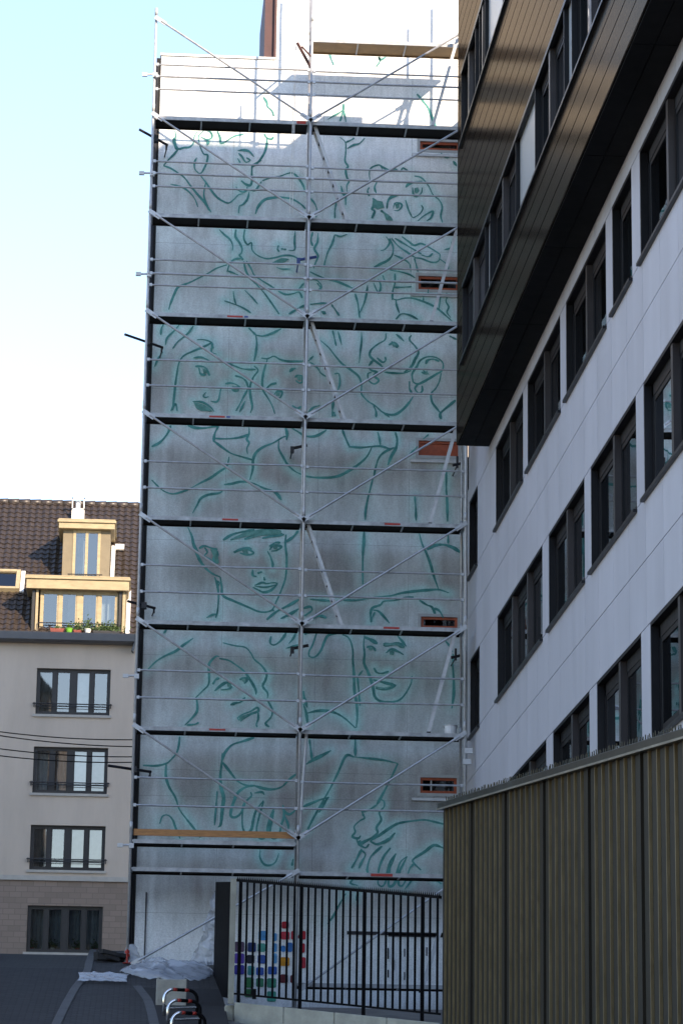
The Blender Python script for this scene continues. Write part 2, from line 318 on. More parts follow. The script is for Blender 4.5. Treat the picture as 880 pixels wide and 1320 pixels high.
def win_right(x, y0, y1, z0, z1, depth=0.125, posts=None, infill=(), sill=True):
    """one opening (y0 nearer the mural): reveal, sill, glass behind, posts standing proud of the glass"""
    fr = MB(); t = 0.04
    fr.box(x+0.004, x+depth+0.08, y0-t, y0+0.012, z0, z1); fr.box(x+0.004, x+depth+0.08, y1-0.012, y1+t, z0, z1)
    fr.box(x+0.004, x+depth+0.08, y1+t, y0-t, z1-t, z1+0.012); fr.box(x+0.002, x+depth+0.08, y1+t, y0-t, z0-0.012, z0+t)
    for a, b in ((y0-t, y0-t-0.09), (y1+t+0.09, y1+t)): fr.box(x+depth-0.02, x+depth+0.05, b, a, z0+t, z1-t)
    fr.box(x+depth-0.02, x+depth+0.05, y1+t, y0-t, z1-t-0.16, z1-t); fr.box(x+depth-0.02, x+depth+0.05, y1+t, y0-t, z0+t, z0+t+0.09)
    o = obj('window', fr, 'frame_dark', rb)
    if sill: obj('sill', MB().box(x-0.055, x+0.03, y1-0.03, y0+0.03, z0-0.055, z0-0.014), 'sill_dark', o)
    posts = posts if posts is not None else ([(y0+y1)/2] if y0-y1 > 2 else [])
    for p in posts: obj('post', MB().box(x+depth-0.105, x+depth+0.06, p-0.07, p+0.07, z0+t, z1-t), 'post', o)
    ed = [y0-t-0.09]+[v for p in posts for v in (p+0.07, p-0.07)]+[y1+t+0.09]
    for a, b in zip(ed[0::2], ed[1::2]):
        fm = MB(); zz0, zz1 = z0+t+0.09, z1-t-0.16
        fm.box(x+depth-0.012, x+depth+0.03, a-0.07, a, zz0, zz1); fm.box(x+depth-0.012, x+depth+0.03, b, b+0.07, zz0, zz1)
        fm.box(x+depth-0.012, x+depth+0.03, b+0.07, a-0.07, zz1-0.07, zz1); fm.box(x+depth-0.012, x+depth+0.03, b+0.07, a-0.07, zz0, zz0+0.07)
        obj('casement', fm, 'frame_dark', o)
        obj('pane', MB().quad((x+depth, a-0.07, zz0+0.07),(x+depth, b+0.07, zz0+0.07),(x+depth, b+0.07, zz1-0.07),(x+depth, a-0.07, zz1-0.07)), 'glass', o)
    for a, b in infill: obj('infill_panel', MB().box(x+0.03, x+depth-0.06, b, a, z0+t, z1-t), 'infill', o)
for (z0, z1), ws in ROWS.items():
    for y0, y1 in ws:
        po = None
        if y0-y1 > 5: po = [y0-(y0-y1)*k/3 for k in (1,2)]
        win_right(XB, y0, y1, z0, z1, posts=po)
# overhang: dark metal boards, two ribbons of windows, soffit
YE = -2.05; YN = -29.8
def boards(z0, z1, n, y0, y1):
    h = (z1-z0)/n
    for i in range(n):
        cuts = [y0]; y = y0-3.0-2.7*(i % 2)
        while y > y1+1.5: cuts.append(y); y -= 6.1
        cuts.append(y1)
        for a, b in zip(cuts[:-1], cuts[1:]):
            mb = MB().box(0, 0.05, -(a-b)/2+0.003, (a-b)/2-0.003, -h/2+0.011, h/2-0.011)
            obj('cladding_board', mb, 'clad', rb, loc=(XO, (a+b)/2, z0+h*(i+0.5)))
W1, W2 = (8.35, 9.83), (12.65, 14.12)
boards(7.02, W1[0], 4, YE, YN); boards(W1[1], W2[0], 9, YE, YN); boards(W2[1], 16.9, 9, YE, YN)
boards(W1[0], W1[1], 5, YE, -2.95); boards(W2[0], W2[1], 5, YE, -2.6)
bk = MB()
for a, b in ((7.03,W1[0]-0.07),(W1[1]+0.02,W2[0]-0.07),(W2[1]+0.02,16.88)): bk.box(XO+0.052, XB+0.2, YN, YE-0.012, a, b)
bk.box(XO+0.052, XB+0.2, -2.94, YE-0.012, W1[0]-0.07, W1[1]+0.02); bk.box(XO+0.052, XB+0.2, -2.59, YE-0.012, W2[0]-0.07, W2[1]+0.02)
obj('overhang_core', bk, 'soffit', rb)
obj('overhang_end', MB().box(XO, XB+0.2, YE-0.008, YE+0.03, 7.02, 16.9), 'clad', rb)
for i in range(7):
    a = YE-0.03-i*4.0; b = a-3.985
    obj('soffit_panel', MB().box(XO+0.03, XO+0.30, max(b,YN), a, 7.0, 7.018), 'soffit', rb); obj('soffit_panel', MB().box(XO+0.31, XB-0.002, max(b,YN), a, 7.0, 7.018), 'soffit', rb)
def ribbon(z0, z1, ys):
    obj('ribbon_sill', MB().box(XO-0.05, XO+0.06, ys[-1][1], ys[0][0]+0.02, z0-0.06, z0-0.016), 'sill_dark', rb); obj('ribbon_head', MB().box(XO-0.012, XO+0.045, ys[-1][1], ys[0][0], z1-0.075, z1-0.006), 'sill_dark', rb)
    for y0, y1, kind in ys:
        if kind == 'w': win_right(XO, y0, y1, z0, z1, depth=0.115, posts=[(y0+y1)/2], sill=False)
        else: obj('infill_panel', MB().box(XO+0.07, XO+0.3, y1, y0, z0, z1), 'infill', rb)
ribbon(*W1, [(-2.95,-6.6,'w'),(-6.64,-7.3,'i'),(-7.34,-10.9,'w'),(-10.94,-13.2,'i'),(-13.24,-16.4,'w'),(-16.44,-17.1,'i'),(-17.14,-20.6,'w'),(-20.64,-21.3,'i'),(-21.34,-25,'w'),(-25.04,-29.5,'w')])
ribbon(*W2, [(-2.6,-5.0,'w'),(-5.04,-5.6,'i'),(-5.64,-6.5,'w'),(-6.54,-9.1,'i'),(-9.14,-13,'w'),(-13.04,-17,'w'),(-17.04,-21,'w'),(-21.04,-25,'w'),(-25.04,-29.5,'w')])

# ================================================================== left-hand apartment house
YL = 48.0
lb = thing('apartment_house', 'beige rendered apartment house with brown tiled roof and wooden dormers', 'building', (-6, YL, 1.4))
wx0, wx1 = -3.57, -1.03
FL = [(9.68,11.28),(6.97,8.56),(4.36,5.88),(1.60,3.16)]
def wall_with_holes(x0, x1, y, z0, z1, holes, th=0.25):
    xs = sorted(set([x0, x1]+[v for h in holes for v in h[:2]])); zs = sorted(set([z0, z1]+[v for h in holes for v in h[2:]])); mb = MB()
    for a, b in zip(xs[:-1], xs[1:]):
        for c, d in zip(zs[:-1], zs[1:]):
            if any(a >= h[0]-1e-6 and b <= h[1]+1e-6 and c >= h[2]-1e-6 and d <= h[3]+1e-6 for h in holes): continue
            mb.quad((a,y,c),(b,y,c),(b,y,d),(a,y,d))
    for h in holes:
        p = [(h[0],h[2]),(h[1],h[2]),(h[1],h[3]),(h[0],h[3])]
        for i in range(4): (a,c),(b,d) = p[i], p[(i+1)%4]; mb.quad((a,y,c),(b,y,d),(b,y+th,d),(a,y+th,c))
    return mb
XR = -0.15
holes = [(wx0+dx, wx1+dx, a, b) for a, b in FL for dx in (0, -4.3, -8.6)]
up = [h for h in holes if h[2] > 4]; lo = [h for h in holes if h[2] < 4]
obj('wall', wall_with_holes(-13, XR, YL, 4.12, 12.2, up), 'stucco', lb)
obj('base_wall', wall_with_holes(-13, XR, YL+0.02, 0.6, 4.0, lo), 'base_stone', lb)
obj('string_course', MB().box(-13, XR+0.02, YL-0.05, YL+0.1, 4.0, 4.16), 'stone_trim', lb)
obj('side_wall', MB().box(XR-0.2, XR, YL+0.26, YL+11, 0.4, 12.2), 'stucco', lb)
bodyb = MB().box(-13, XR-0.21, YL+1.3, YL+11, 0.4, 12.3); obj('rooms', bodyb, 'room_dark', lb)
CURT = M['curtain']
def curtain(mb, x0, x1, z0, z1, y):
    n = max(6, int((x1-x0)/0.03)); b = len(mb.v)
    for i in range(n+1):
        x = x0+(x1-x0)*i/n; yy = y+0.035*math.sin(i*1.3)+0.02*math.sin(i*0.37+x)
        mb.v += [(x, yy, z0), (x, yy, z1)]
    for i in range(n): a = b+2*i; mb.f.append((a, a+2, a+3, a+1))
def win_left(x0, x1, z0, z1, y, full=True, rail=True, m='window_dark', curt=(), glass='glass_front', nm='window', sky_sheets=(), cm='curtain'):
    fr = MB(); t = 0.07; yy = y+0.13
    fr.box(x0, x1, yy, yy+0.08, z1-t, z1); fr.box(x0, x1, yy, yy+0.08, z0, z0+t); fr.box(x0, x0+t, yy, yy+0.08, z0+t, z1-t); fr.box(x1-t, x1, yy, yy+0.08, z0+t, z1-t)
    q = (x1-x0)/4; mul = ((1,0.05),(2,0.085),(3,0.05))
    for k, h in mul: fr.box(x0+q*k-h, x0+q*k+h, yy-0.002, yy+0.082, z0+t, z1-t)
    o = obj(nm, fr, m, lb)
    ed = [x0+t]+[v for k, h in mul for v in (x0+q*k-h, x0+q*k+h)]+[x1-t]
    for a, b in zip(ed[0::2], ed[1::2]):
        s = 0.05; cs = MB(); cs.box(a, b, yy+0.015, yy+0.07, z1-t-s, z1-t); cs.box(a, b, yy+0.015, yy+0.07, z0+t, z0+t+s); cs.box(a, a+s, yy+0.015, yy+0.07, z0+t+s, z1-t-s); cs.box(b-s, b, yy+0.015, yy+0.07, z0+t+s, z1-t-s)
        obj('casement', cs, m, o)
        tl = random.uniform(-0.0015, 0.0015)
        obj('pane', MB().quad((a+s, yy+0.05+tl, z0+t+s),(b-s, yy+0.05-tl, z0+t+s),(b-s, yy+0.05-tl, z1-t-s),(a+s, yy+0.05+tl, z1-t-s)), glass, o)
    if rail:
        obj('sill', MB().box(x0-0.08, x1+0.06, y-0.06, y+0.13, z0-0.09, z0-0.003), 'stone_trim', o)
        rl = MB(); rl.tube([(x0-0.1, y-0.07, z0+0.36), (x1+0.08, y-0.07, z0+0.36)], 0.022, 6); rl.tube([(x0-0.02, y-0.07, z0+0.27), (x1, y-0.07, z0+0.27)], 0.015, 6)
        for xx in (x0-0.05, x1+0.03): rl.box(xx-0.015, xx+0.015, y-0.08, y+0.003, z0+0.24, z0+0.40)
        obj('guard_bar', rl, 'window_dark', o)
    for a, b in sky_sheets: obj('blind_or_sky_sheet', MB().box(a, b, y+0.26, y+0.265, z0+0.05, z1-0.05), 'white_metal', o)  # white sheets behind the panes stand in for reflected sky
    for a, b in curt:
        mb = MB(); curtain(mb, a, b, z0+0.03, z1-0.1, y+0.45); obj('curtain', mb, cm, o, smooth=True)
    return o
for i, (a, b) in enumerate(FL):
    for dx in (0, -4.3, -8.6):
        cs = {0: [(wx0+0.1+dx, wx0+0.75+dx)], 1: [(wx0+0.1+dx, wx0+0.5+dx),(wx0+0.8+dx, wx0+1.2+dx)], 2: [(wx0+0.05+dx, wx0+0.65+dx),(wx0+0.7+dx, wx0+1.3+dx)], 3: [(wx0+0.02+dx, wx1-0.02+dx)]}[i]
        win_left(wx0+dx, wx1+dx, a, b, YL, rail=i < 3, curt=cs, glass='glass_front' if i < 3 else 'glass', cm='curtain' if i < 2 else 'curtain_dim', sky_sheets={0: [(wx0+1.32+dx, wx0+1.88+dx)], 1: [(wx0+1.32+dx, wx0+1.88+dx),(wx0+1.95+dx, wx1-0.05+dx)], 2: [(wx0+1.32+dx, wx0+1.88+dx),(wx0+1.95+dx, wx1-0.05+dx)], 3: []}[i])
obj('sill', MB().box(wx0-0.1, wx1+0.06, YL-0.04, YL+0.15, 1.50, 1.597), 'stone_trim', lb)
# eaves, gutter
obj('gutter', MB().prism([(YL-0.42,12.48),(YL-0.42,12.22),(YL-0.30,12.14),(YL+0.05,12.14),(YL+0.05,12.42),(YL-0.38,12.48)], 0, -13, XR-0.1), 'zinc_dark', lb)
obj('gutter_end', MB().prism([(XR-0.098,12.50),(XR+0.03,12.50),(XR-0.12,11.86),(XR-0.2,11.92),(XR-0.098,12.2)], 1, YL-0.43, YL+0.3), 'zinc_dark', lb)
# roof: 45 degree slope of curved tiles
RH = 6.05; ZR0 = 12.40; YR0 = YL-0.1; RX1 = 0.1
obj('roof_deck', MB().prism([(YR0,ZR0-0.06),(YR0+RH,ZR0+RH-0.06),(YR0+2*RH,ZR0-0.06)], 0, -13, RX1), 'core_dark', lb)
tl = MB(); tw, th_ = 0.25, 0.30; s2 = math.sqrt(0.5)
sky_box = (-9.0, -4.45)      # roof window hole (X range)
nr = int(RH*math.sqrt(2)/th_)+1
for jr in range(nr):
    for ic in range(int((RX1+7.5)/tw)):
        x0 = -7.5+ic*tw; d0 = jr*th_; b = len(tl.v)
        wob = random.uniform(-0.006, 0.006); xo = random.uniform(-0.006, 0.006)
        for d, lift in ((d0-0.03, 0.055+wob), (d0+th_, 0.02)):
            for xx, hh in ((0,0.035),(0.06,0.055),(0.12,0.02),(0.19,0.0),(0.25,0.03)):
                h = lift+hh; tl.v.append((x0+xx+xo, YR0+d*s2-h*s2, ZR0+d*s2+h*s2))
        for k in range(4): tl.f.append((b+k, b+k+1, b+6+k, b+5+k))
        for k in range(4):
            v0 = tl.v[b+k]; v1 = tl.v[b+k+1]; c = len(tl.v); tl.v += [(v0[0], v0[1]+0.03*s2, v0[2]-0.03*s2), (v1[0], v1[1]+0.03*s2, v1[2]-0.03*s2)]; tl.f.append((b+k, c, c+1, b+k+1))
o = obj('roof_tiles', tl, 'tile', lb); o['kind'] = 'stuff'
for i in range(19):
    x0 = -7.5+i*0.4; obj('ridge_tile', MB().tube([(x0, YR0+RH, ZR0+RH+0.02), (x0+0.42, YR0+RH, ZR0+RH+0.03)], [0.12,0.135], 8), 'tile', lb, smooth=True)
# lower dormer (flush with the facade)
def dormer(x0, x1, y0, z0, z1, fz, name_m, posts, fx0, fx1, back):
    body = MB(); body.box(x0, x0+0.12, y0+0.08, back, z0, z1); body.box(x1-0.12, x1, y0+0.08, back, z0, z1); body.box(x0+0.12, x1-0.12, y0+0.3, y0+0.35, z0, z0+0.02)
    o = obj('dormer', body, 'dormer_grey', lb)
    cp = MB(); cp.box(fx0, fx1, y0-0.22, back, z1+0.003, fz-0.14); cp.box(fx0-0.05, fx1+0.05, y0-0.28, back, fz-0.137, fz-0.05); cp.box(fx0-0.02, fx1+0.02, y0-0.24, back, fz-0.047, fz)
    obj('fascia', cp, 'dormer_wood', o, bevel=0.01)
    return o
zt = 14.04
d1 = dormer(-3.85, -0.58, YL+0.05, 12.5, zt, 14.52, 'dormer_wood', 4, -4.05, -0.5, YL+2.3)
win_left(-3.55, -0.85, 12.52, zt-0.002, YL+0.0, rail=False, m='dormer_wood', curt=[(-2.6,-2.25),(-2.0,-1.3),(-1.22,-0.9)], nm='dormer_window')
for xx in (-3.78, -3.66, -0.78, -0.66): obj('jamb', MB().box(xx-0.045, xx+0.045, YL+0.02, YL+0.2, 12.52, zt), 'window_dark' if xx in (-3.78,-0.78) else 'dormer_wood', d1)
rl = MB(); rl.tube([(-3.6, YL-0.05, 12.86), (-0.8, YL-0.05, 12.86)], 0.02, 6); [rl.tube([(xx, YL-0.05, 12.45), (xx, YL-0.05, 12.86)], 0.012, 6) for xx in (-3.6,-2.2,-0.8)]
obj('guard_bar', rl, 'window_dark', d1)
# upper dormer, standing back on the roof
YU = YL+1.9
p0, p1 = on('Y', YU, 80, 740), on('Y', YU, 143, 684); f0, f1 = on('Y', YU-0.22, 76.5, 668), on('Y', YU-0.22, 148, 684)
d2 = dormer(p0[0], p1[0], YU, 14.53, p1[2], f0[2], 'dormer_wood', 2, f0[0], f1[0], YU+2.4)
a0, a1 = on('Y', YU, 93, 740)[0], on('Y', YU, 130, 700)[0]
obj('cheek_panel', MB().box(p0[0], a0, YU+0.02, YU+0.1, 14.53, p1[2]), 'dormer_grey', d2); obj('cheek_panel', MB().box(a1, p1[0], YU+0.02, YU+0.1, 14.53, p1[2]), 'dormer_grey', d2)
fr = MB(); zb, ztp = 14.55, p1[2]-0.01
for xx in (a0, (a0+a1)/2-0.05, a1-0.1): fr.box(xx, xx+0.10, YU+0.0, YU+0.09, zb, ztp)
fr.box(a0, a1, YU+0.01, YU+0.08, ztp-0.1, ztp); fr.box(a0, a1, YU+0.01, YU+0.08, zb, zb+0.1); obj('dormer_window', fr, 'dormer_wood', d2)
for xx, xe in ((a0+0.1, (a0+a1)/2-0.05), ((a0+a1)/2+0.05, a1-0.1)): obj('pane', MB().quad((xx,YU+0.05,zb+0.1),(xe,YU+0.05,zb+0.1),(xe,YU+0.05,ztp-0.1),(xx,YU+0.05,ztp-0.1)), 'glass_front', d2)
mb = MB(); curtain(mb, a0+0.05, a0+0.4, zb+0.1, ztp-0.2, YU+0.3); obj('curtain', mb, 'curtain', d2)
obj('room', MB().box(a0-0.1, a1+0.1, YU+0.9, YU+1.0, zb, ztp), 'room_dark', d2)
rl = MB(); rl.tube([(a0-0.15, YU-0.08, 14.98), (a1+0.1, YU-0.08, 14.98)], 0.02, 6); [rl.tube([(xx, YU-0.08, 14.53), (xx, YU-0.08, 14.98)], 0.015, 6) for xx in (a0-0.1, (a0+a1)/2, a1)]
obj('guard_bar', rl, 'window_dark', d2)
# pale flashings down the right of both dormers, roof window, vent on the ridge
def roofpt(x, d, h=0.0): return (x, YR0+d*s2-h*s2, ZR0+d*s2+h*s2)
def flashing(x, d0, d1, wd=0.16):
    mb = MB(); a, b = Vector(roofpt(x, d0, 0.12)), Vector(roofpt(x, d1, 0.12)); mb.obox((a+b)/2, (b-a)/2, (wd/2,0,0), Vector((0,-s2,s2))*0.03); obj('flashing', mb, 'white_metal', lb)
flashing(-0.5, 0.05, 2.7, 0.14); flashing(p1[0]+0.1, 3.1, 5.6, 0.14)
obj('flashing', MB().obox(roofpt(p1[0]+0.32, 5.5, 0.16), (0.16,0,0), Vector((0,s2,s2))*0.16, Vector((0,-s2,s2))*0.03), 'white_metal', lb)
sw = MB(); cx, cdn = -4.95, 3.15
for sx, sy, hx, hy in ((-0.52,0,0.07,0.6),(0.52,0,0.07,0.6),(0,0.55,0.46,0.06),(0,-0.55,0.46,0.06)):
    sw.obox(roofpt(cx+sx, cdn+sy, 0.14), (hx,0,0), Vector((0,s2,s2))*hy, Vector((0,-s2,s2))*0.09)
so = obj('roof_window', sw, 'dormer_wood', lb)
obj('pane', MB().obox(roofpt(cx, cdn, 0.15), (0.45,0,0), Vector((0,s2,s2))*0.49, Vector((0,-s2,s2))*0.012), 'glass_front', so)
obj('flashing', MB().obox(roofpt(cx+0.68, cdn, 0.11), (0.07,0,0), Vector((0,s2,s2))*0.65, Vector((0,-s2,s2))*0.03), 'white_metal', lb)
vx = on('Y', YR0+RH, 102, 660)[0]; vz = ZR0+RH
vm = MB(); vm.box(vx-0.24, vx+0.22, YR0+RH-0.9, YR0+RH-0.4, vz-0.75, vz-0.35); vm.tube([(vx-0.02, YR0+RH-0.65, vz-0.35), (vx-0.02, YR0+RH-0.65, vz-0.02)], 0.09, 10)
for xx in (-0.22, 0.2): vm.box(vx+xx-0.02, vx+xx+0.02, YR0+RH-0.9, YR0+RH-0.86, vz-0.4, vz+0.06)
vm.box(vx-0.24, vx+0.22, YR0+RH-0.9, YR0+RH-0.86, vz+0.0, vz+0.06); obj('roof_vent', vm, 'white_metal', lb)
# plant pots on the ledge in front of the lower dormer
def foliage(c, rx, rz, n, parent):
    mb = MB()
    for i in range(n):
        a = random.uniform(0, 2*math.pi); q = Vector((c[0]+rx*random.gauss(0,0.5), c[1]+0.06*random.gauss(0,1), c[2]+rz*abs(random.gauss(0,0.55)))); d = Vector((random.gauss(0,1), random.gauss(0,0.6), abs(random.gauss(0,1)))).normalized()*0.05; e = d.cross(Vector((random.random(),1,random.random()))).normalized()*0.025
        mb.quad(q-d, q+e, q+d, q-e)
    return obj('foliage', mb, 'leaf', parent)
zg = 12.49; yg = YL-0.22
def pot(name, label, x0, x1, h, m, rx, rz, n, trough=False):
    c = (x0+x1)/2; r_ = (x1-x0)/2; t = thing(name, label, 'plant pot', (c, yg, zg))
    if trough: obj('trough', MB().prism([(x0+0.03,zg),(x1-0.03,zg),(x1,zg+h),(x0,zg+h)], 1, yg-0.09, yg+0.09), m, t)
    else: obj('pot', MB().tube([(c,yg,zg),(c,yg,zg+h*0.85),(c,yg,zg+h*0.86),(c,yg,zg+h)], [r_*0.72, r_*0.95, r_*1.05, r_*1.05], 14), m, t)
    foliage((c, yg, zg+h), rx, rz, n, t)
X_ = lambda px: on('Y', yg, px, 812)[0]
pot('flower_trough', 'red flower trough at the left end of the gutter ledge', X_(65), X_(83), 0.14, 'terracotta', 0.15, 0.06, 20, True)
pot('plant_pot', 'lime green pot on the gutter ledge', X_(84.5), X_(94), 0.16, 'lime', 0.08, 0.12, 40)
pot('flower_trough', 'brown trough with green plants beside the lime pot', X_(95), X_(106), 0.1, 'terracotta', 0.16, 0.22, 130, True)
pot('plant_pot', 'small white pot with twiggy plant on the gutter ledge', X_(109), X_(118), 0.15, 'white_metal', 0.12, 0.35, 60)
pot('flower_trough', 'long trough overgrown with dark green shrubs on the ledge', X_(120), X_(155), 0.1, 'window_dark', 0.5, 0.2, 420, True)
for px in (41, 68, 100, 124):
    q = on('Y', YL+0.3, px, 1223); t = thing('houseplant', 'small houseplant behind the ground floor window of the apartment house', 'houseplant', (q[0], YL+0.34, 1.68), 'houseplants behind the ground floor window')
    obj('pot', MB().tube([(q[0],YL+0.34,1.66),(q[0],YL+0.34,1.78)], [0.06,0.08], 10), 'white_metal' if px == 68 else 'terracotta', t); foliage((q[0], YL+0.34, 1.78), 0.16, 0.2, 70, t)

# ================================================================== mural building
mbd = thing('mural_building', 'tall grey gable wall with teal line drawings of faces behind the scaffold', 'building', (3.2, YW, -3.3))
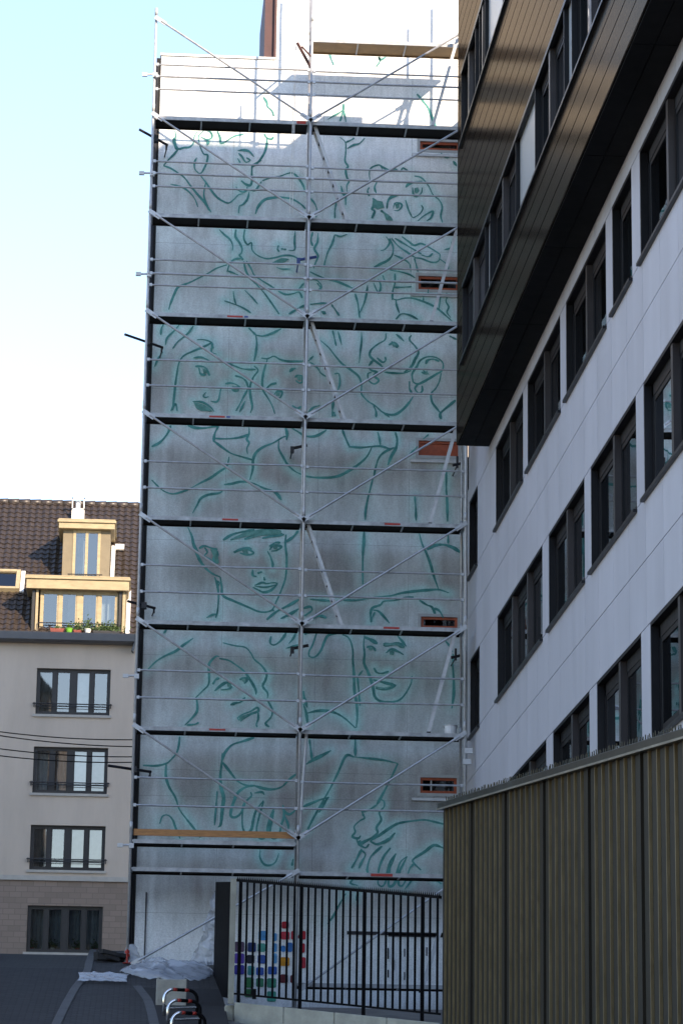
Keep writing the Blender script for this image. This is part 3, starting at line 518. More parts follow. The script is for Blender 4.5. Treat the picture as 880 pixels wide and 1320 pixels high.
# ---- brush lines, traced in photo regions (x0, y0, scale): "w x,y x,y ..."
REG = {
'A1': (195,100,4.4, """
9 635,110 655,140 660,165 685,190 695,220
9 135,300 140,330 135,355 140,385 155,405 185,398 215,395 238,375 245,335 262,305
14 133,340 130,370 140,400 150,405
9 155,405 130,435 100,465 70,500
10 70,500 110,515 150,540 190,570 220,610 260,660 300,705 335,755
8 110,605 150,615 190,630 230,665 250,695 265,735
8 300,300 270,330 272,370 285,410 300,435 320,440 315,480 300,515 285,540 265,545
8 270,545 248,520 245,485 258,455
8 305,300 330,305 345,325 340,345 310,350 280,335
12 300,345 322,365 318,385 
9 270,545 310,595 340,640 380,685 435,712 470,690 495,665 520,660
9 310,595 300,640 300,680 320,735 340,765
9 375,305 390,340 395,372 420,365 450,345 480,330 525,322
11 490,415 520,412 555,420 582,450
9 495,430 515,450 535,480 560,470 540,455
7 490,460 505,485 
10 640,320 655,340 680,350 695,335
11 655,340 655,380 640,430 610,475 585,490 572,500 570,540 570,590 560,612 535,605 510,585
10 572,510 600,485 625,470
8 480,620 495,640 520,650 540,640 545,615
9 555,650 545,690 520,720 500,730 495,770
8 560,640 590,640 625,590
9 630,585 680,568 730,560 770,545 800,542 830,565 860,610 870,640
12 590,775 605,735 640,695 690,682 740,680 800,690 850,720 875,745
"""),
'A2': (395,60,4.4, """
7 130,38 140,70 155,105
10 450,60 420,75 410,60 415,85 395,115
10 210,325 208,360 200,390 190,425
7 208,360 180,380 150,395 120,415
8 208,360 218,400 222,430
12 625,270 660,310 690,350 710,400 735,460
9 190,515 220,545 222,600 218,650 235,680 222,700 228,740 240,765 228,790 230,830
8 222,545 255,530 270,520
9 230,580 265,560 300,550 330,520
12 195,790 205,830 220,850 222,900
8 170,880 160,930 160,975
9 20,860 45,890 58,925 52,970
7 360,760 355,720 365,690 395,675 415,675 430,700
10 410,670 440,690 475,705 500,695 530,710 545,690 575,705
9 400,765 385,800 395,835
14 375,860 395,890 370,920 385,935 370,975
13 420,930 445,950 485,985
12 560,800 580,780 610,770 655,765
9 600,800 605,840 625,850 650,830 655,800
12 455,920 460,880 480,855 520,845
8 490,920 500,890 530,890 540,905 520,930 495,930
7 560,870 575,920 590,955 605,970 640,950 658,920 650,900
9 630,990 665,960 715,935 705,970 680,990
8 610,735 650,745 690,790 715,840 750,870 768,910 760,960 770,1000
8 760,605 790,630 830,620
12 830,650 850,680
9 355,800 345,820 355,850
"""),
'A3': (195,280,4.4, """
8 385,70 415,100 445,125 462,160 460,190
11 480,70 478,110 500,145 515,180 510,205 500,215 515,235 520,245
9 530,70 525,120 545,155 568,145 572,185 600,215 650,235 700,230 750,218 800,220 840,240
8 722,160 715,180 725,198
9 735,180 765,185
9 780,190 812,185 812,140 815,80
8 510,235 470,240 445,265 430,310
8 430,305 460,315 495,330
10 430,270 370,290 320,320 270,345 220,370 180,385 150,400 130,440 110,490 100,525
9 525,250 535,300 560,345 600,385 640,430 680,485 725,550
8 540,250 565,290 585,330 620,355 660,380 700,405
10 680,265 710,250 740,240 780,240
9 720,420 760,438 800,435 835,425 850,445 855,460
8 835,410 865,375
7 530,415 570,455 605,495
8 415,475 460,490 510,510 545,530 565,545
7 465,420 470,460 480,495
11 780,550 830,520 870,500
7 710,285 740,295 790,295
"""),
'A4': (395,280,4.4, """
10 35,85 25,130 35,165
10 65,90 62,140 45,180 65,220 50,260 40,290
9 160,100 145,150 120,200 105,250 98,285
8 160,100 190,110 230,98
8 450,110 470,140 460,165 440,185 420,190
11 470,120 490,170 485,215 460,245 420,265 380,285
9 495,215 530,230 560,245 585,270 590,310
9 480,120 520,165 570,200 615,230
9 500,120 550,150 600,180 650,210
9 540,110 580,140 610,160 650,150 700,175 740,200 755,215 745,250 705,255 650,235 610,230
8 650,215 690,225 715,205
8 750,235 790,265 800,290 770,305
7 780,185 815,175 820,140
8 610,235 620,270 630,310
10 20,310 60,330 110,350 170,365 220,385 265,405
8 20,350 60,360 85,395 60,420
8 60,375 80,400
9 500,320 500,370 488,420 485,470
9 380,375 395,410 410,430 420,390 405,350
8 430,330 445,370
9 345,385 340,430 325,490 300,545
9 275,435 290,490 300,570
8 490,400 540,398 595,395
8 470,300 530,310 580,325 615,345
9 20,495 70,490 115,488
9 140,495 165,530 185,560
14 85,535 110,550
9 485,460 510,470 550,460 600,460 650,475 700,495 750,525 790,560 825,590
9 505,465 510,500 525,545
9 505,580 535,550 580,555 630,580
7 750,420 755,460 750,520
7 790,415 795,450 790,480 805,510 795,540 815,570
6 640,440 660,450 660,480
6 690,410 685,440
"""),
'A5': (190,410,4.293, """
9 75,95 78,60 90,35
8 180,35 150,70 110,110 100,150
8 85,190 60,225 40,270
8 255,45 220,90 170,130 140,170
10 140,510 148,440 155,370 165,300 175,250 200,210 250,185 310,160 360,135
8 275,120 310,120 345,130 358,150 355,190 385,200
7 360,140 365,170
9 255,222 300,218 345,238
10 265,268 300,268 325,280 345,320
10 285,275 295,310 325,315
8 480,265 520,280 560,285 600,285
10 440,250 480,265
10 600,95 605,140 600,190 590,240
10 600,95 640,100 690,85 740,60
9 600,95 580,75 560,55
10 590,265 612,290 585,330 568,380 570,430 580,490 570,525
9 485,320 520,330 545,350 558,385
8 555,395 530,440 510,480 490,515
8 540,460 520,500 510,520
8 430,365 460,360 490,368 515,385
12 465,385 480,400 500,400 505,375
8 410,380 400,420 395,450 380,465 350,460
7 325,410 310,430 320,440 340,435
9 250,462 300,465 345,490 370,518
9 630,222 665,225 700,212 735,230 780,240 830,240 870,238
9 665,225 645,290 635,350 640,400 665,440 690,485 705,530
10 660,390 680,370 715,360
12 785,300 800,285 820,278
8 815,330 830,318 858,320
9 820,345 840,360 860,350 855,320
9 700,425 720,405 745,410 735,440 710,445
9 130,515 155,475 165,515
9 800,485 830,500 850,490
"""),
'A6': (390,410,4.293, """
8 165,70 175,110 185,155
8 195,75 205,110 215,150
9 100,125 145,165 180,210 220,255 270,290 310,325 325,370 320,410
8 325,80 325,130 318,190 312,250
10 460,85 455,120 415,145 380,175 370,205 390,230 430,260 445,280
9 410,220 440,245 458,235 455,215
10 365,265 385,240 400,240
10 360,270 380,290 410,300 395,320 420,345 395,365 365,345 360,310 380,300
9 450,300 500,305 560,305 600,290
11 600,95 590,120 620,155 640,190 620,230 600,270 560,300
9 515,90 540,110 560,130
9 475,150 505,135 530,160
10 490,130 510,150 525,165
10 610,355 605,310 630,270 650,235 690,215 740,220 775,250 770,290 740,310 690,340 640,365 610,355
11 680,255 690,235 720,228 755,240
8 655,300 685,310 665,290
9 640,365 620,390 640,415 660,405 660,375
9 590,350 590,390 605,420
9 765,305 755,350 735,390 710,420 715,465 740,500 765,530
13 765,560 760,530 790,500 845,455
10 325,390 325,420 360,460 400,485 440,520 480,535 520,530 560,500 590,465 610,435
9 390,480 405,520 405,550
8 440,520 480,550
8 40,245 80,275 100,305 130,325
8 30,240 60,210
8 175,310 200,310 205,360 195,400
11 165,545 165,500 170,460
8 30,520 60,495 95,485
9 850,120 810,100
9 180,545 172,520
"""),
'A7': (185,540,4.19, """
11 45,150 85,130 115,100 135,70 148,35
12 240,35 280,48 330,50 380,42 405,40
11 405,40 385,80 378,125
10 385,105 430,108 490,105 540,95 575,80
9 570,45 570,80 558,110 570,130 558,160 562,190
10 380,120 420,150 470,185 530,205 590,222
11 575,330 590,270 592,220 610,180 650,150 700,130 750,100 770,95
12 765,45 775,80 772,115
9 730,115 730,160 750,200 780,250 820,285 855,300
10 800,50 850,80 880,100
10 265,370 310,345 360,320 410,285 450,255 462,205
8 45,330 85,370 120,395 165,405 220,390 265,370
10 265,510 290,465 310,430 350,410 410,400 435,380
10 435,355 480,350 520,340 565,342 610,355 650,375 690,385
14 690,385 720,405 745,440
"""),
'A8': (385,540,4.19, """
11 0,75 50,95 100,90 150,60
10 235,60 250,100 275,155
10 275,150 330,155 390,150 440,148 490,162
9 425,70 435,110 440,148
13 520,72 530,110 525,155 500,200 480,250
10 515,155 470,175 435,205 415,260 405,310
11 395,150 370,200 330,240 280,275 210,310 130,318 50,312 0,295
10 400,320 385,380 370,440 360,500 358,545
9 625,420 630,480 632,550
11 788,245 795,310 795,380 800,450 802,555
7 700,85 670,110
7 640,150 600,190
"""),
'B1': (185,670,4.19, """
13 240,40 262,90 270,130 285,165 300,210 330,255 370,290 415,310
10 300,155 330,142 370,155 400,160
18 385,160 400,185 385,215 405,235
8 330,150 345,175 330,195 360,215 375,240
9 385,310 400,360 405,420 400,490 390,530
10 415,310 422,360 430,410 490,440 560,470 630,498 690,490 715,445 740,390 765,320 772,250 772,190 765,130 770,80
9 490,180 520,160 560,150 585,160
11 485,175 530,160 560,158 595,180 560,190 520,180
9 678,145 710,125 740,125
10 680,165 700,140 745,145 720,165 690,170
9 670,170 685,200 697,240 695,265
10 590,270 590,300 610,308
9 615,290 640,282
9 650,310 655,330
8 600,355 640,340 665,345 700,340 725,345
10 590,365 620,380 650,392 690,380 725,345
7 600,360 660,365 720,350
12 430,110 480,80 540,65 600,55
16 470,110 530,85 600,70 660,60 740,60
14 545,105 600,85 680,75 750,75
12 640,100 700,88 760,80
12 770,120 810,90 835,60
9 690,490 705,490
12 665,540 720,495 780,465 840,430
12 740,535 800,505 840,480
9 340,530 370,515 395,510
8 395,330 410,345 395,370
"""),
'B2': (385,670,4.19, """
12 352,60 350,130 345,200 345,350
11 650,75 665,130 690,185 710,240 730,310 755,380
16 690,160 730,140 780,135 830,150 870,175
9 805,70 805,130
11 440,415 500,410 560,395 640,385 700,380 755,378 810,395
9 240,435 310,435 380,425 440,415
10 388,550 388,500 400,475 440,460 460,440 520,435 580,420 620,418
10 400,488 430,495 460,525 490,560
8 410,500 395,530 388,555
11 650,435 690,460 720,475 740,525
10 720,478 755,490 780,530
10 30,520 70,490 60,470 20,480
12 60,540 110,520 150,530
9 60,430 120,435 190,440
"""),
'B3': (180,800,4.19, """
10 290,95 240,130 195,165 140,190 90,220 45,265
9 150,45 130,70
9 450,120 510,135 570,145 600,175 620,210 660,245 685,285 680,320 665,355 690,390 690,420
9 690,430 715,480 710,520 680,555 700,575
10 245,565 280,530 310,490 310,440 305,415
9 300,420 340,380 372,345 375,290 375,235 410,195 430,195
10 430,205 480,215 520,240 560,270 590,310 625,370 628,400
10 395,345 410,320 430,310
12 405,380 440,350 470,335 495,345
8 440,375 480,370 500,355
12 480,335 490,360
11 540,320 560,310 580,315 565,340
10 490,455 520,445 545,440 570,415
9 540,540 530,525 560,505 600,490 635,470 640,490 600,505 560,530 545,545
9 640,495 640,530 630,560 635,575
10 710,85 705,120 725,132 755,115 780,85 790,65
9 845,60 830,95 805,125
10 790,150 830,140 860,130
9 255,565 300,560 320,550
"""),
'B4': (385,800,4.19, """
10 95,70 75,130 55,170 60,195 90,195 120,160 140,110 160,80 210,70
11 235,75 270,95 290,150 292,220 298,300 300,380 312,450 315,520 310,580
11 355,75 350,130 355,180 352,230 370,270 385,310 400,360 410,410 440,435 490,440 540,430 575,395 605,340 610,300
16 355,90 390,105 425,125
18 455,130 490,130 530,125 570,145
10 530,80 560,115 580,140
10 365,145 395,140 415,165
12 380,145 390,160
10 470,175 500,155 540,170 565,185
16 495,165 505,180
9 405,255 420,280 450,285 485,275
12 400,320 440,330 480,340 525,350 
11 415,365 450,372 490,365 525,350
9 315,300 320,350 325,400 330,460
8 345,270 320,300
11 25,450 40,500 48,560
11 45,500 100,488 150,488 200,500 250,530 305,580
12 25,380 30,420 45,470
11 832,180 830,240 835,320 835,400 825,475
9 790,110 815,140 830,170
8 30,75 60,65
"""),
'B5': (175,940,4.19, """
9 238,40 232,90 220,130 190,165 165,185 110,198 40,195
10 165,190 163,250 180,310 215,370 235,430 270,480 310,530 350,585
12 640,45 580,65 520,85 480,130 468,165
14 468,130 465,180 458,240 460,310 475,370 468,430 460,510 445,530
11 470,180 505,225 550,280 600,305 640,305
11 640,305 690,320 740,325 790,310 830,270 870,240
11 640,305 590,315 550,345 530,390 515,440 515,470 540,475 570,450 580,410 600,385 625,360 620,340
9 640,345 680,340 695,355
10 600,385 580,430 575,490 580,540 600,562 625,540 635,490 650,440 690,385
10 690,390 675,440 662,490 652,540 660,580 680,592 705,575 715,520 730,470 745,430
10 745,440 735,490 725,540 728,580 750,592 772,575 785,520 800,470 795,410
10 795,410 800,440 830,460 870,430
10 805,470 820,510 825,540
8 130,510 145,470 175,465 200,490 215,530 240,590
8 440,335 435,400 425,520
"""),
'B6': (380,940,4.19, """
10 78,55 85,110 92,165
14 60,190 100,165 150,140 195,115
10 60,560 100,480 150,390 190,320 230,240 275,145 320,150
11 325,55 325,145
9 320,150 400,158 480,168 555,185
10 555,185 525,250 490,320 460,375 440,410
9 440,410 400,435 360,445
9 455,375 480,390 480,420 455,450 465,490 440,530 445,560 410,590 360,625
9 365,455 375,480 350,495 320,525 325,555 310,580 340,590 355,575
10 40,420 90,400 140,380 185,368
14 180,368 150,410 130,450
9 360,440 370,470
11 800,512 750,500 700,490 640,495 560,508 510,535 460,570 405,605
9 405,605 440,620 490,610 540,560
10 355,600 345,620 380,640 400,620
"""),
'B7': (165,1080,4.0, """
8 682,60 680,100 700,135 730,142 760,125 778,80
8 850,110 845,145
"""),
'B8': (380,1080,4.19, """
9 330,0 345,30 380,15 410,0
9 405,15 440,35 480,20 505,0
10 360,60 335,110 305,165
9 355,65 380,90 360,130 345,165
10 470,45 430,80 405,110 390,165 395,200
10 515,55 480,100 455,160 448,215 450,250 470,262 488,240 500,180 515,130 545,85
10 545,85 528,130 512,170 505,250 520,262 540,240 552,180 570,130 605,100
10 605,100 585,140 565,180 558,225 562,255 580,258 600,222 620,165 640,138
11 800,55 750,40 700,75 640,115 640,135 680,175
9 640,140 620,165
8 320,215 300,245 340,258
8 275,300 240,360 205,425 175,465
8 755,225 790,250
8 345,270 330,340
7 650,205 590,280
"""),
}
FILL = {   # solid brush areas: irises, lips, hair
'A2': ["375,870 430,880 440,915 400,925 370,905", "610,805 630,800 640,820 625,835 610,828", "500,895 525,892 525,915 508,922", "430,930 460,955 490,990 450,985"],
'A3': ["690,260 730,242 775,243 760,255 720,268"],
'A5': ["305,280 325,280 332,305 312,308", "255,465 300,475 340,495 360,518 295,515 270,500", "468,378 500,380 505,405 480,402", "825,325 850,322 850,345 830,345", "712,410 735,412 730,432 712,432"],
'A6': ["490,140 508,138 522,158 500,160", "685,290 700,315 675,310"],
'B1': ["360,160 395,165 408,230 395,235 378,200", "530,162 562,160 565,185 540,185", "695,140 722,138 725,158 705,160", "470,110 540,70 640,55 745,60 740,78 640,85 545,112 600,80 520,100"],
'B3': ["470,338 495,345 490,360 475,358", "548,318 578,318 565,338", "535,520 560,512 600,500 575,520 555,538 540,540"],
'B4': ["375,145 400,145 395,162 378,160", "490,165 515,165 512,187 490,185", "410,355 460,362 510,352 470,370 425,372", "455,125 530,122 575,148 520,135 460,138"],
'B8': [],
}
strokes = []      # (world points, half width)
for k, (x0, y0, s, txt) in REG.items():
    for ln in txt.strip().splitlines():
        a = ln.split(); wd = float(a[0])/s; pts = [tuple(map(float, q.split(','))) for q in a[1:]]
        W = [on('Y', YW, x0+p[0]/s, y0+p[1]/s) for p in pts]
        strokes.append((cat_rom([(q[0], q[2]) for q in W], 6), wd/70*0.5*1.42))
ALLP = np.array([p for st, hw in strokes for p in st])
# ---- painted wall panels
def vnoise(X, Z, s, seed):
    r_ = np.random.default_rng(seed); g = r_.random((128,128)); x = X/s+40; z = Z/s+40
    xi = np.floor(x).astype(int); zi = np.floor(z).astype(int); fx = x-xi; fz = z-zi; fx = fx*fx*(3-2*fx); fz = fz*fz*(3-2*fz)
    G = lambda i, j: g[i % 128, j % 128]
    return (G(xi,zi)*(1-fx)+G(xi+1,zi)*fx)*(1-fz)+(G(xi,zi+1)*(1-fx)+G(xi+1,zi+1)*fx)*fz
def fbm(X, Z, s, seed): return sum(vnoise(X, Z, s/2**i, seed+i)*0.5**i for i in range(4))/1.875
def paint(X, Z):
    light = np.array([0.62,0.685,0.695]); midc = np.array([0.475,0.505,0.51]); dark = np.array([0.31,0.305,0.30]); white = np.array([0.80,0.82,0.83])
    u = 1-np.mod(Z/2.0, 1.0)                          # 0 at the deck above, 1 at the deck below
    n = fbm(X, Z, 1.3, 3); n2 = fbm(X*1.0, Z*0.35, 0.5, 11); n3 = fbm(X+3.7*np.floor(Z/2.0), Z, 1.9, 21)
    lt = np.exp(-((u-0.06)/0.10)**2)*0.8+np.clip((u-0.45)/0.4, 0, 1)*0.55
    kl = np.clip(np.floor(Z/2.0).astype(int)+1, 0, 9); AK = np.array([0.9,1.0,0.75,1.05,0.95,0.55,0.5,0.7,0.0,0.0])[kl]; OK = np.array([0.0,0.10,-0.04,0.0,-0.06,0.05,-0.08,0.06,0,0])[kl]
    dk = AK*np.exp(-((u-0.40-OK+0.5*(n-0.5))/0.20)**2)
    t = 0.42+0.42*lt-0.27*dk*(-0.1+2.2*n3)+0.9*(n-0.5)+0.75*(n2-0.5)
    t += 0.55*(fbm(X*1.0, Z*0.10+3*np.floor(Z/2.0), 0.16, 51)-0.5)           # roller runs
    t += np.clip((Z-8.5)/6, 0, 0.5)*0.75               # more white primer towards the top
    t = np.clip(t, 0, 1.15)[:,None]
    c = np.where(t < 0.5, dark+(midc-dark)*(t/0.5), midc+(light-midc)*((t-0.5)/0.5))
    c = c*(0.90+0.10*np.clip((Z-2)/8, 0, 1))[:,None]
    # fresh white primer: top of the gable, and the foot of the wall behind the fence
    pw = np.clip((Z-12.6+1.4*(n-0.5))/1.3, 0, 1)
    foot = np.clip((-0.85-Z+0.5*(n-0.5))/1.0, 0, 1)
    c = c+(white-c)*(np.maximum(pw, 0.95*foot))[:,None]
    # vertical pale drips at the joints
    for xj, a in ((0.42,0.28),(1.62,0.25),(2.72,0.18),(5.2,0.25)):
        d = np.exp(-((X-xj)/0.045)**2)*a*(0.4+n2); c = c+(light*1.15-c)*d[:,None]
    # thin teal glaze beside the lines
    dm = np.full(X.shape, 9.0); P = ALLP
    for i in range(0, len(X), 4000):
        dd = (X[i:i+4000,None]-P[None,:,0])**2+(Z[i:i+4000,None]-P[None,:,1])**2; dm[i:i+4000] = np.sqrt(dd.min(1))
    gl = np.exp(-(dm/0.115)**2)*np.clip(2.2*(fbm(X, Z, 0.6, 31)-0.25), 0, 1)*0.85+np.exp(-(dm/0.45)**2)*np.clip(1.6*(fbm(X, Z, 1.6, 41)-0.45), 0, 1)*0.4
    gl = gl*(1-0.6*pw)
    teal = np.array([0.36,0.66,0.635])
    c = c+(teal-c)*gl[:,None]
    return np.clip(c, 0.02, 0.85)
SLOT = []
for xa, xb, ya, yb in ((541,592,183.5,192.5),(539,592,357,373),(539,592,569,587),(542,592,796,809),(541,591,1003,1022)):
    q0, q1 = on('Y', YW, xa, yb), on('Y', YW, xb, ya); SLOT.append((round(q0[0],2), min(round(q1[0],2), 6.16), round(q0[2],2), round(q1[2],2)))
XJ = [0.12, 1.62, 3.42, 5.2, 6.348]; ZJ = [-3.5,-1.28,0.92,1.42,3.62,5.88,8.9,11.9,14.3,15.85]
def wall_panel(x0, x1, z0, z1, holes):
    g = 0.0015; st = 0.045
    def cuts(a, b, extra):
        e = sorted(set([a, b]+[v for v in extra if a < v < b])); out = []
        for p, q in zip(e[:-1], e[1:]): n = max(1, int(round((q-p)/st))); out += list(np.linspace(p, q, n, endpoint=False))
        return np.array(out+[b])
    hs = [h for h in holes if h[1] > x0 and h[0] < x1 and h[3] > z0 and h[2] < z1]
    xs = cuts(x0+g, x1-g, [v for h in hs for v in h[:2]]); zs = cuts(z0+g, z1-g, [v for h in hs for v in h[2:]])
    V = [(x, YW, z) for z in zs for x in xs]; nx = len(xs); F = []
    for j in range(len(zs)-1):
        for i in range(nx-1):
            cx_, cz_ = (xs[i]+xs[i+1])/2, (zs[j]+zs[j+1])/2
            if any(h[0] < cx_ < h[1] and h[2] < cz_ < h[3] for h in hs): continue
            a = j*nx+i; F.append((a, a+1, a+nx+1, a+nx))
    me = bpy.data.meshes.new('wall_panel'); me.from_pydata(V, [], F); me.update()
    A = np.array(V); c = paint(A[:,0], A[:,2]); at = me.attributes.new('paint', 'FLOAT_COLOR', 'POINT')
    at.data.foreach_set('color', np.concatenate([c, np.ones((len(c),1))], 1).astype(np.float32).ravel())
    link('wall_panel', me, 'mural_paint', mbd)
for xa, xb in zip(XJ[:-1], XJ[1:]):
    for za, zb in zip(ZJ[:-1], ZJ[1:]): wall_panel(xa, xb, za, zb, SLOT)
wall_panel(2.43, 3.42, 15.85, 17.6, []); wall_panel(3.42, 5.2, 15.85, 17.6, []); wall_panel(5.2, 6.3, 15.85, 17.6, [])
cr = MB(); cr.box(0.125, 5.15, YW+0.03, 14, -3.6, 15.84); cr.box(5.15, 6.37, YW+0.45, 14, -3.6, 15.84); cr.box(2.44, 6.29, YW+0.03, 9, 15.85, 17.59)
ze = [-3.6]+[v for s in SLOT[::-1] for v in (s[2]-0.0, s[3]+0.0)]+[15.84]
for a, b in zip(ze[0::2], ze[1::2]): cr.box(5.15, 6.37, YW+0.03, YW+0.45, a, b)
obj('core', cr, 'core_dark', mbd)
obj('parapet_cap', MB().box(0.1, 2.42, YW-0.03, YW+0.4, 15.853, 15.90), 'white_metal', mbd)
sc = MB(); sc.box(2.19, 2.425, YW+0.05, YW+3, 15.8, 17.6); so = obj('chimney_side', sc, 'maroon', mbd)
obj('chimney_trim', MB().box(2.385, 2.428, YW-0.02, YW+0.045, 15.905, 17.6), 'maroon', so)
obj('corner_strip', MB().box(0.03, 0.128, YW+0.002, YW+0.3, -3.3, 15.8), 'frame_dark', mbd)
dp = MB().tube([(0.03, YW-0.06, -2.5), (0.03, YW-0.06, 15.6)], 0.042, 8); obj('downpipe', dp, 'dark_steel', mbd, smooth=True)
for (x0, x1, z0, z1), kind in zip(SLOT, (0,0,2,0,1)):
    fr = MB(); e = 0.055
    fr.box(x0-e, x1+e, YW-0.012, YW+0.14, z1, z1+e); fr.box(x0-e, x1+e, YW-0.012, YW+0.14, z0-e, z0); fr.box(x0-e, x0, YW-0.012, YW+0.14, z0, z1); fr.box(x1, x1+e, YW-0.012, YW+0.14, z0, z1)
    o = obj('slot_window', fr, 'grey_frame', mbd); e = 0.05; inn = MB(); y0 = YW+0.03
    inn.box(x0, x1, y0, y0+0.06, z1-e, z1); inn.box(x0, x1, y0, y0+0.06, z0, z0+e); inn.box(x0, x0+e, y0, y0+0.06, z0+e, z1-e); inn.box(x1-e, x1, y0, y0+0.06, z0+e, z1-e)
    obj('inner_frame', inn, 'orange_frame', o)
    if kind == 2: obj('blind_or_sky_sheet', MB().box(x0+e, x1-e, y0+0.03, y0+0.05, z0+e, z1-e), 'orange_frame', o)
    else: obj('pane', MB().quad((x0+e,y0+0.04,z0+e),(x1-e,y0+0.04,z0+e),(x1-e,y0+0.04,z1-e),(x0+e,y0+0.04,z1-e)), 'glass', o)
    if kind == 1: obj('mullion', MB().box(x0+0.2, x0+0.225, y0, y0+0.05, z0+e, z1-e), 'grey_frame', o)
    obj('sill', MB().box(x0-0.16, x1+0.05, YW-0.06, YW+0.0, z0-0.15, z0-0.10), 'galv_white', o)
# ---- the drawn lines as thin strips of paint on the wall
def ribbon_mesh(pts, hw, y, seed):
    P = np.array(pts); T = np.gradient(P, axis=0); T /= np.maximum(np.linalg.norm(T, axis=1), 1e-9)[:,None]; N = np.stack([-T[:,1], T[:,0]], 1)
    r_ = random.Random(seed); n = len(P); mb = MB()
    ph = r_.uniform(0, 6)
    for i in range(n):
        t = i/(n-1); tp = min(1, 0.55+3.2*min(t, 1-t)); h = hw*tp*(0.86+0.26*math.sin(ph+t*7)+r_.uniform(-0.09, 0.09))
        a, b = P[i]+N[i]*h, P[i]-N[i]*h; mb.v += [(a[0], y, a[1]), (b[0], y, b[1])]
    for i in range(n-1): mb.f.append((2*i, 2*i+1, 2*i+3, 2*i+2))
    return mb
strokes = sorted(strokes, key=lambda q: -len(q[0])*q[1])
rest = MB()
for i, (st, hw) in enumerate(strokes):
    st = [p for p in st if p[0] < 6.25]
    if len(st) < 3: continue
    rm = ribbon_mesh(st, hw, YW-0.004-i*0.00004, i)
    if i < 295: obj('painted_line', rm, 'teal', mbd)
    else: b0 = len(rest.v); rest.v += rm.v; rest.f += [tuple(b0+v for v in f) for f in rm.f]
o = obj('short_painted_lines', rest, 'teal', mbd); o['kind'] = 'stuff'
j = 0
for k, L in FILL.items():
    x0, y0, s, _ = REG[k]
    for tx in L:
        W = [on('Y', YW, x0+float(a)/s, y0+float(b)/s) for a, b in (q.split(',') for q in tx.split())]
        mb = MB(); yy = YW-0.0165-j*0.00005; mb.v = [(q[0], yy, q[2]) for q in W]; mb.f = [tuple(range(len(W)))]
        obj('painted_patch', mb, 'teal_fill', mbd); j += 1
# ---- colour test swatches
SW = """302,1214,315,1227,5a4660 302,1229,315,1242,5a3fa0 302,1244,315,1256,3f3a9c 319,1215,330,1227,12356e 318,1231,328,1242,161a30 319,1245,328,1257,2c8f92 316,1260,327,1273,2c7a4c 315,1275,327,1285,2c7a4c
333,1200,345,1212,3c8fc8 332,1216,342,1227,3f9a90 332,1231,342,1242,2a58a8 330,1247,340,1257,2a58a8 330,1261,340,1272,2f8060 352,1203,357,1213,4a9ad2 351,1216,357,1227,4a9ad2 351,1229,357,1242,55a4d8 345,1246,357,1256,2560b0 344,1261,356,1273,2f8a72 344,1278,356,1291,2fa08c
363,1188,372,1197,b02030 362,1201,373,1211,d03848 375,1200,379,1211,d03848 362,1219,368,1227,2f86cc 370,1215,377,1227,2f74b8 361,1234,373,1245,d8901e 361,1256,371,1267,6a1f28 374,1257,380,1267,6a1f28 386,1200,394,1211,c02838 386,1216,393,1228,c02838 385,1234,394,1248,cc3444 384,1205,386,1210,c02838"""
for tok in SW.split():
    a, b, c, d, hx = tok.split(','); lin = lambda v: ((v/255+0.055)/1.055)**2.4 if v > 10 else v/255/12.92
    col = tuple(lin(int(hx[i:i+2], 16))*0.85 for i in (0,2,4)); mn = 'swatch_'+hx
    if mn not in M: mat(mn, col, 0.75, 0, 0.3, 9)
    p, q = on('Y', YW-0.02, float(a), float(d)), on('Y', YW-0.02, float(c), float(b)); r_ = 0.02
    poly = [(p[0]+r_,p[2]),(q[0]-r_,p[2]),(q[0],p[2]+r_),(q[0],q[2]-r_),(q[0]-r_,q[2]),(p[0]+r_,q[2]),(p[0],q[2]-r_),(p[0],p[2]+r_)]
    mb = MB(); mb.v = [(x, YW-0.02, z) for x, z in poly]; mb.f = [tuple(range(8))]; obj('colour_swatch', mb, mn, mbd)
# door outline and narrow slits low on the wall
for (a, b, c, d) in ((186.6,1150,188,1252),(447,1202.5,572,1204.5),(500,1204,572,1207),(499,1222,501,1236),(520.5,1223,522,1233),(499,1250,501,1260),(520.5,1253,522,1263),(505,1237,508,1250),(549,1221,550.5,1232),(549,1250,550.5,1264)):
    p, q = on('Y', YW-0.03, a, d), on('Y', YW-0.03, b, c)
    q = on('Y', YW-0.03, c, b); obj('wall_slit', MB().box(p[0], q[0], YW-0.022, YW+0.0, min(p[2],q[2]), max(p[2],q[2])), 'dark_steel', mbd)

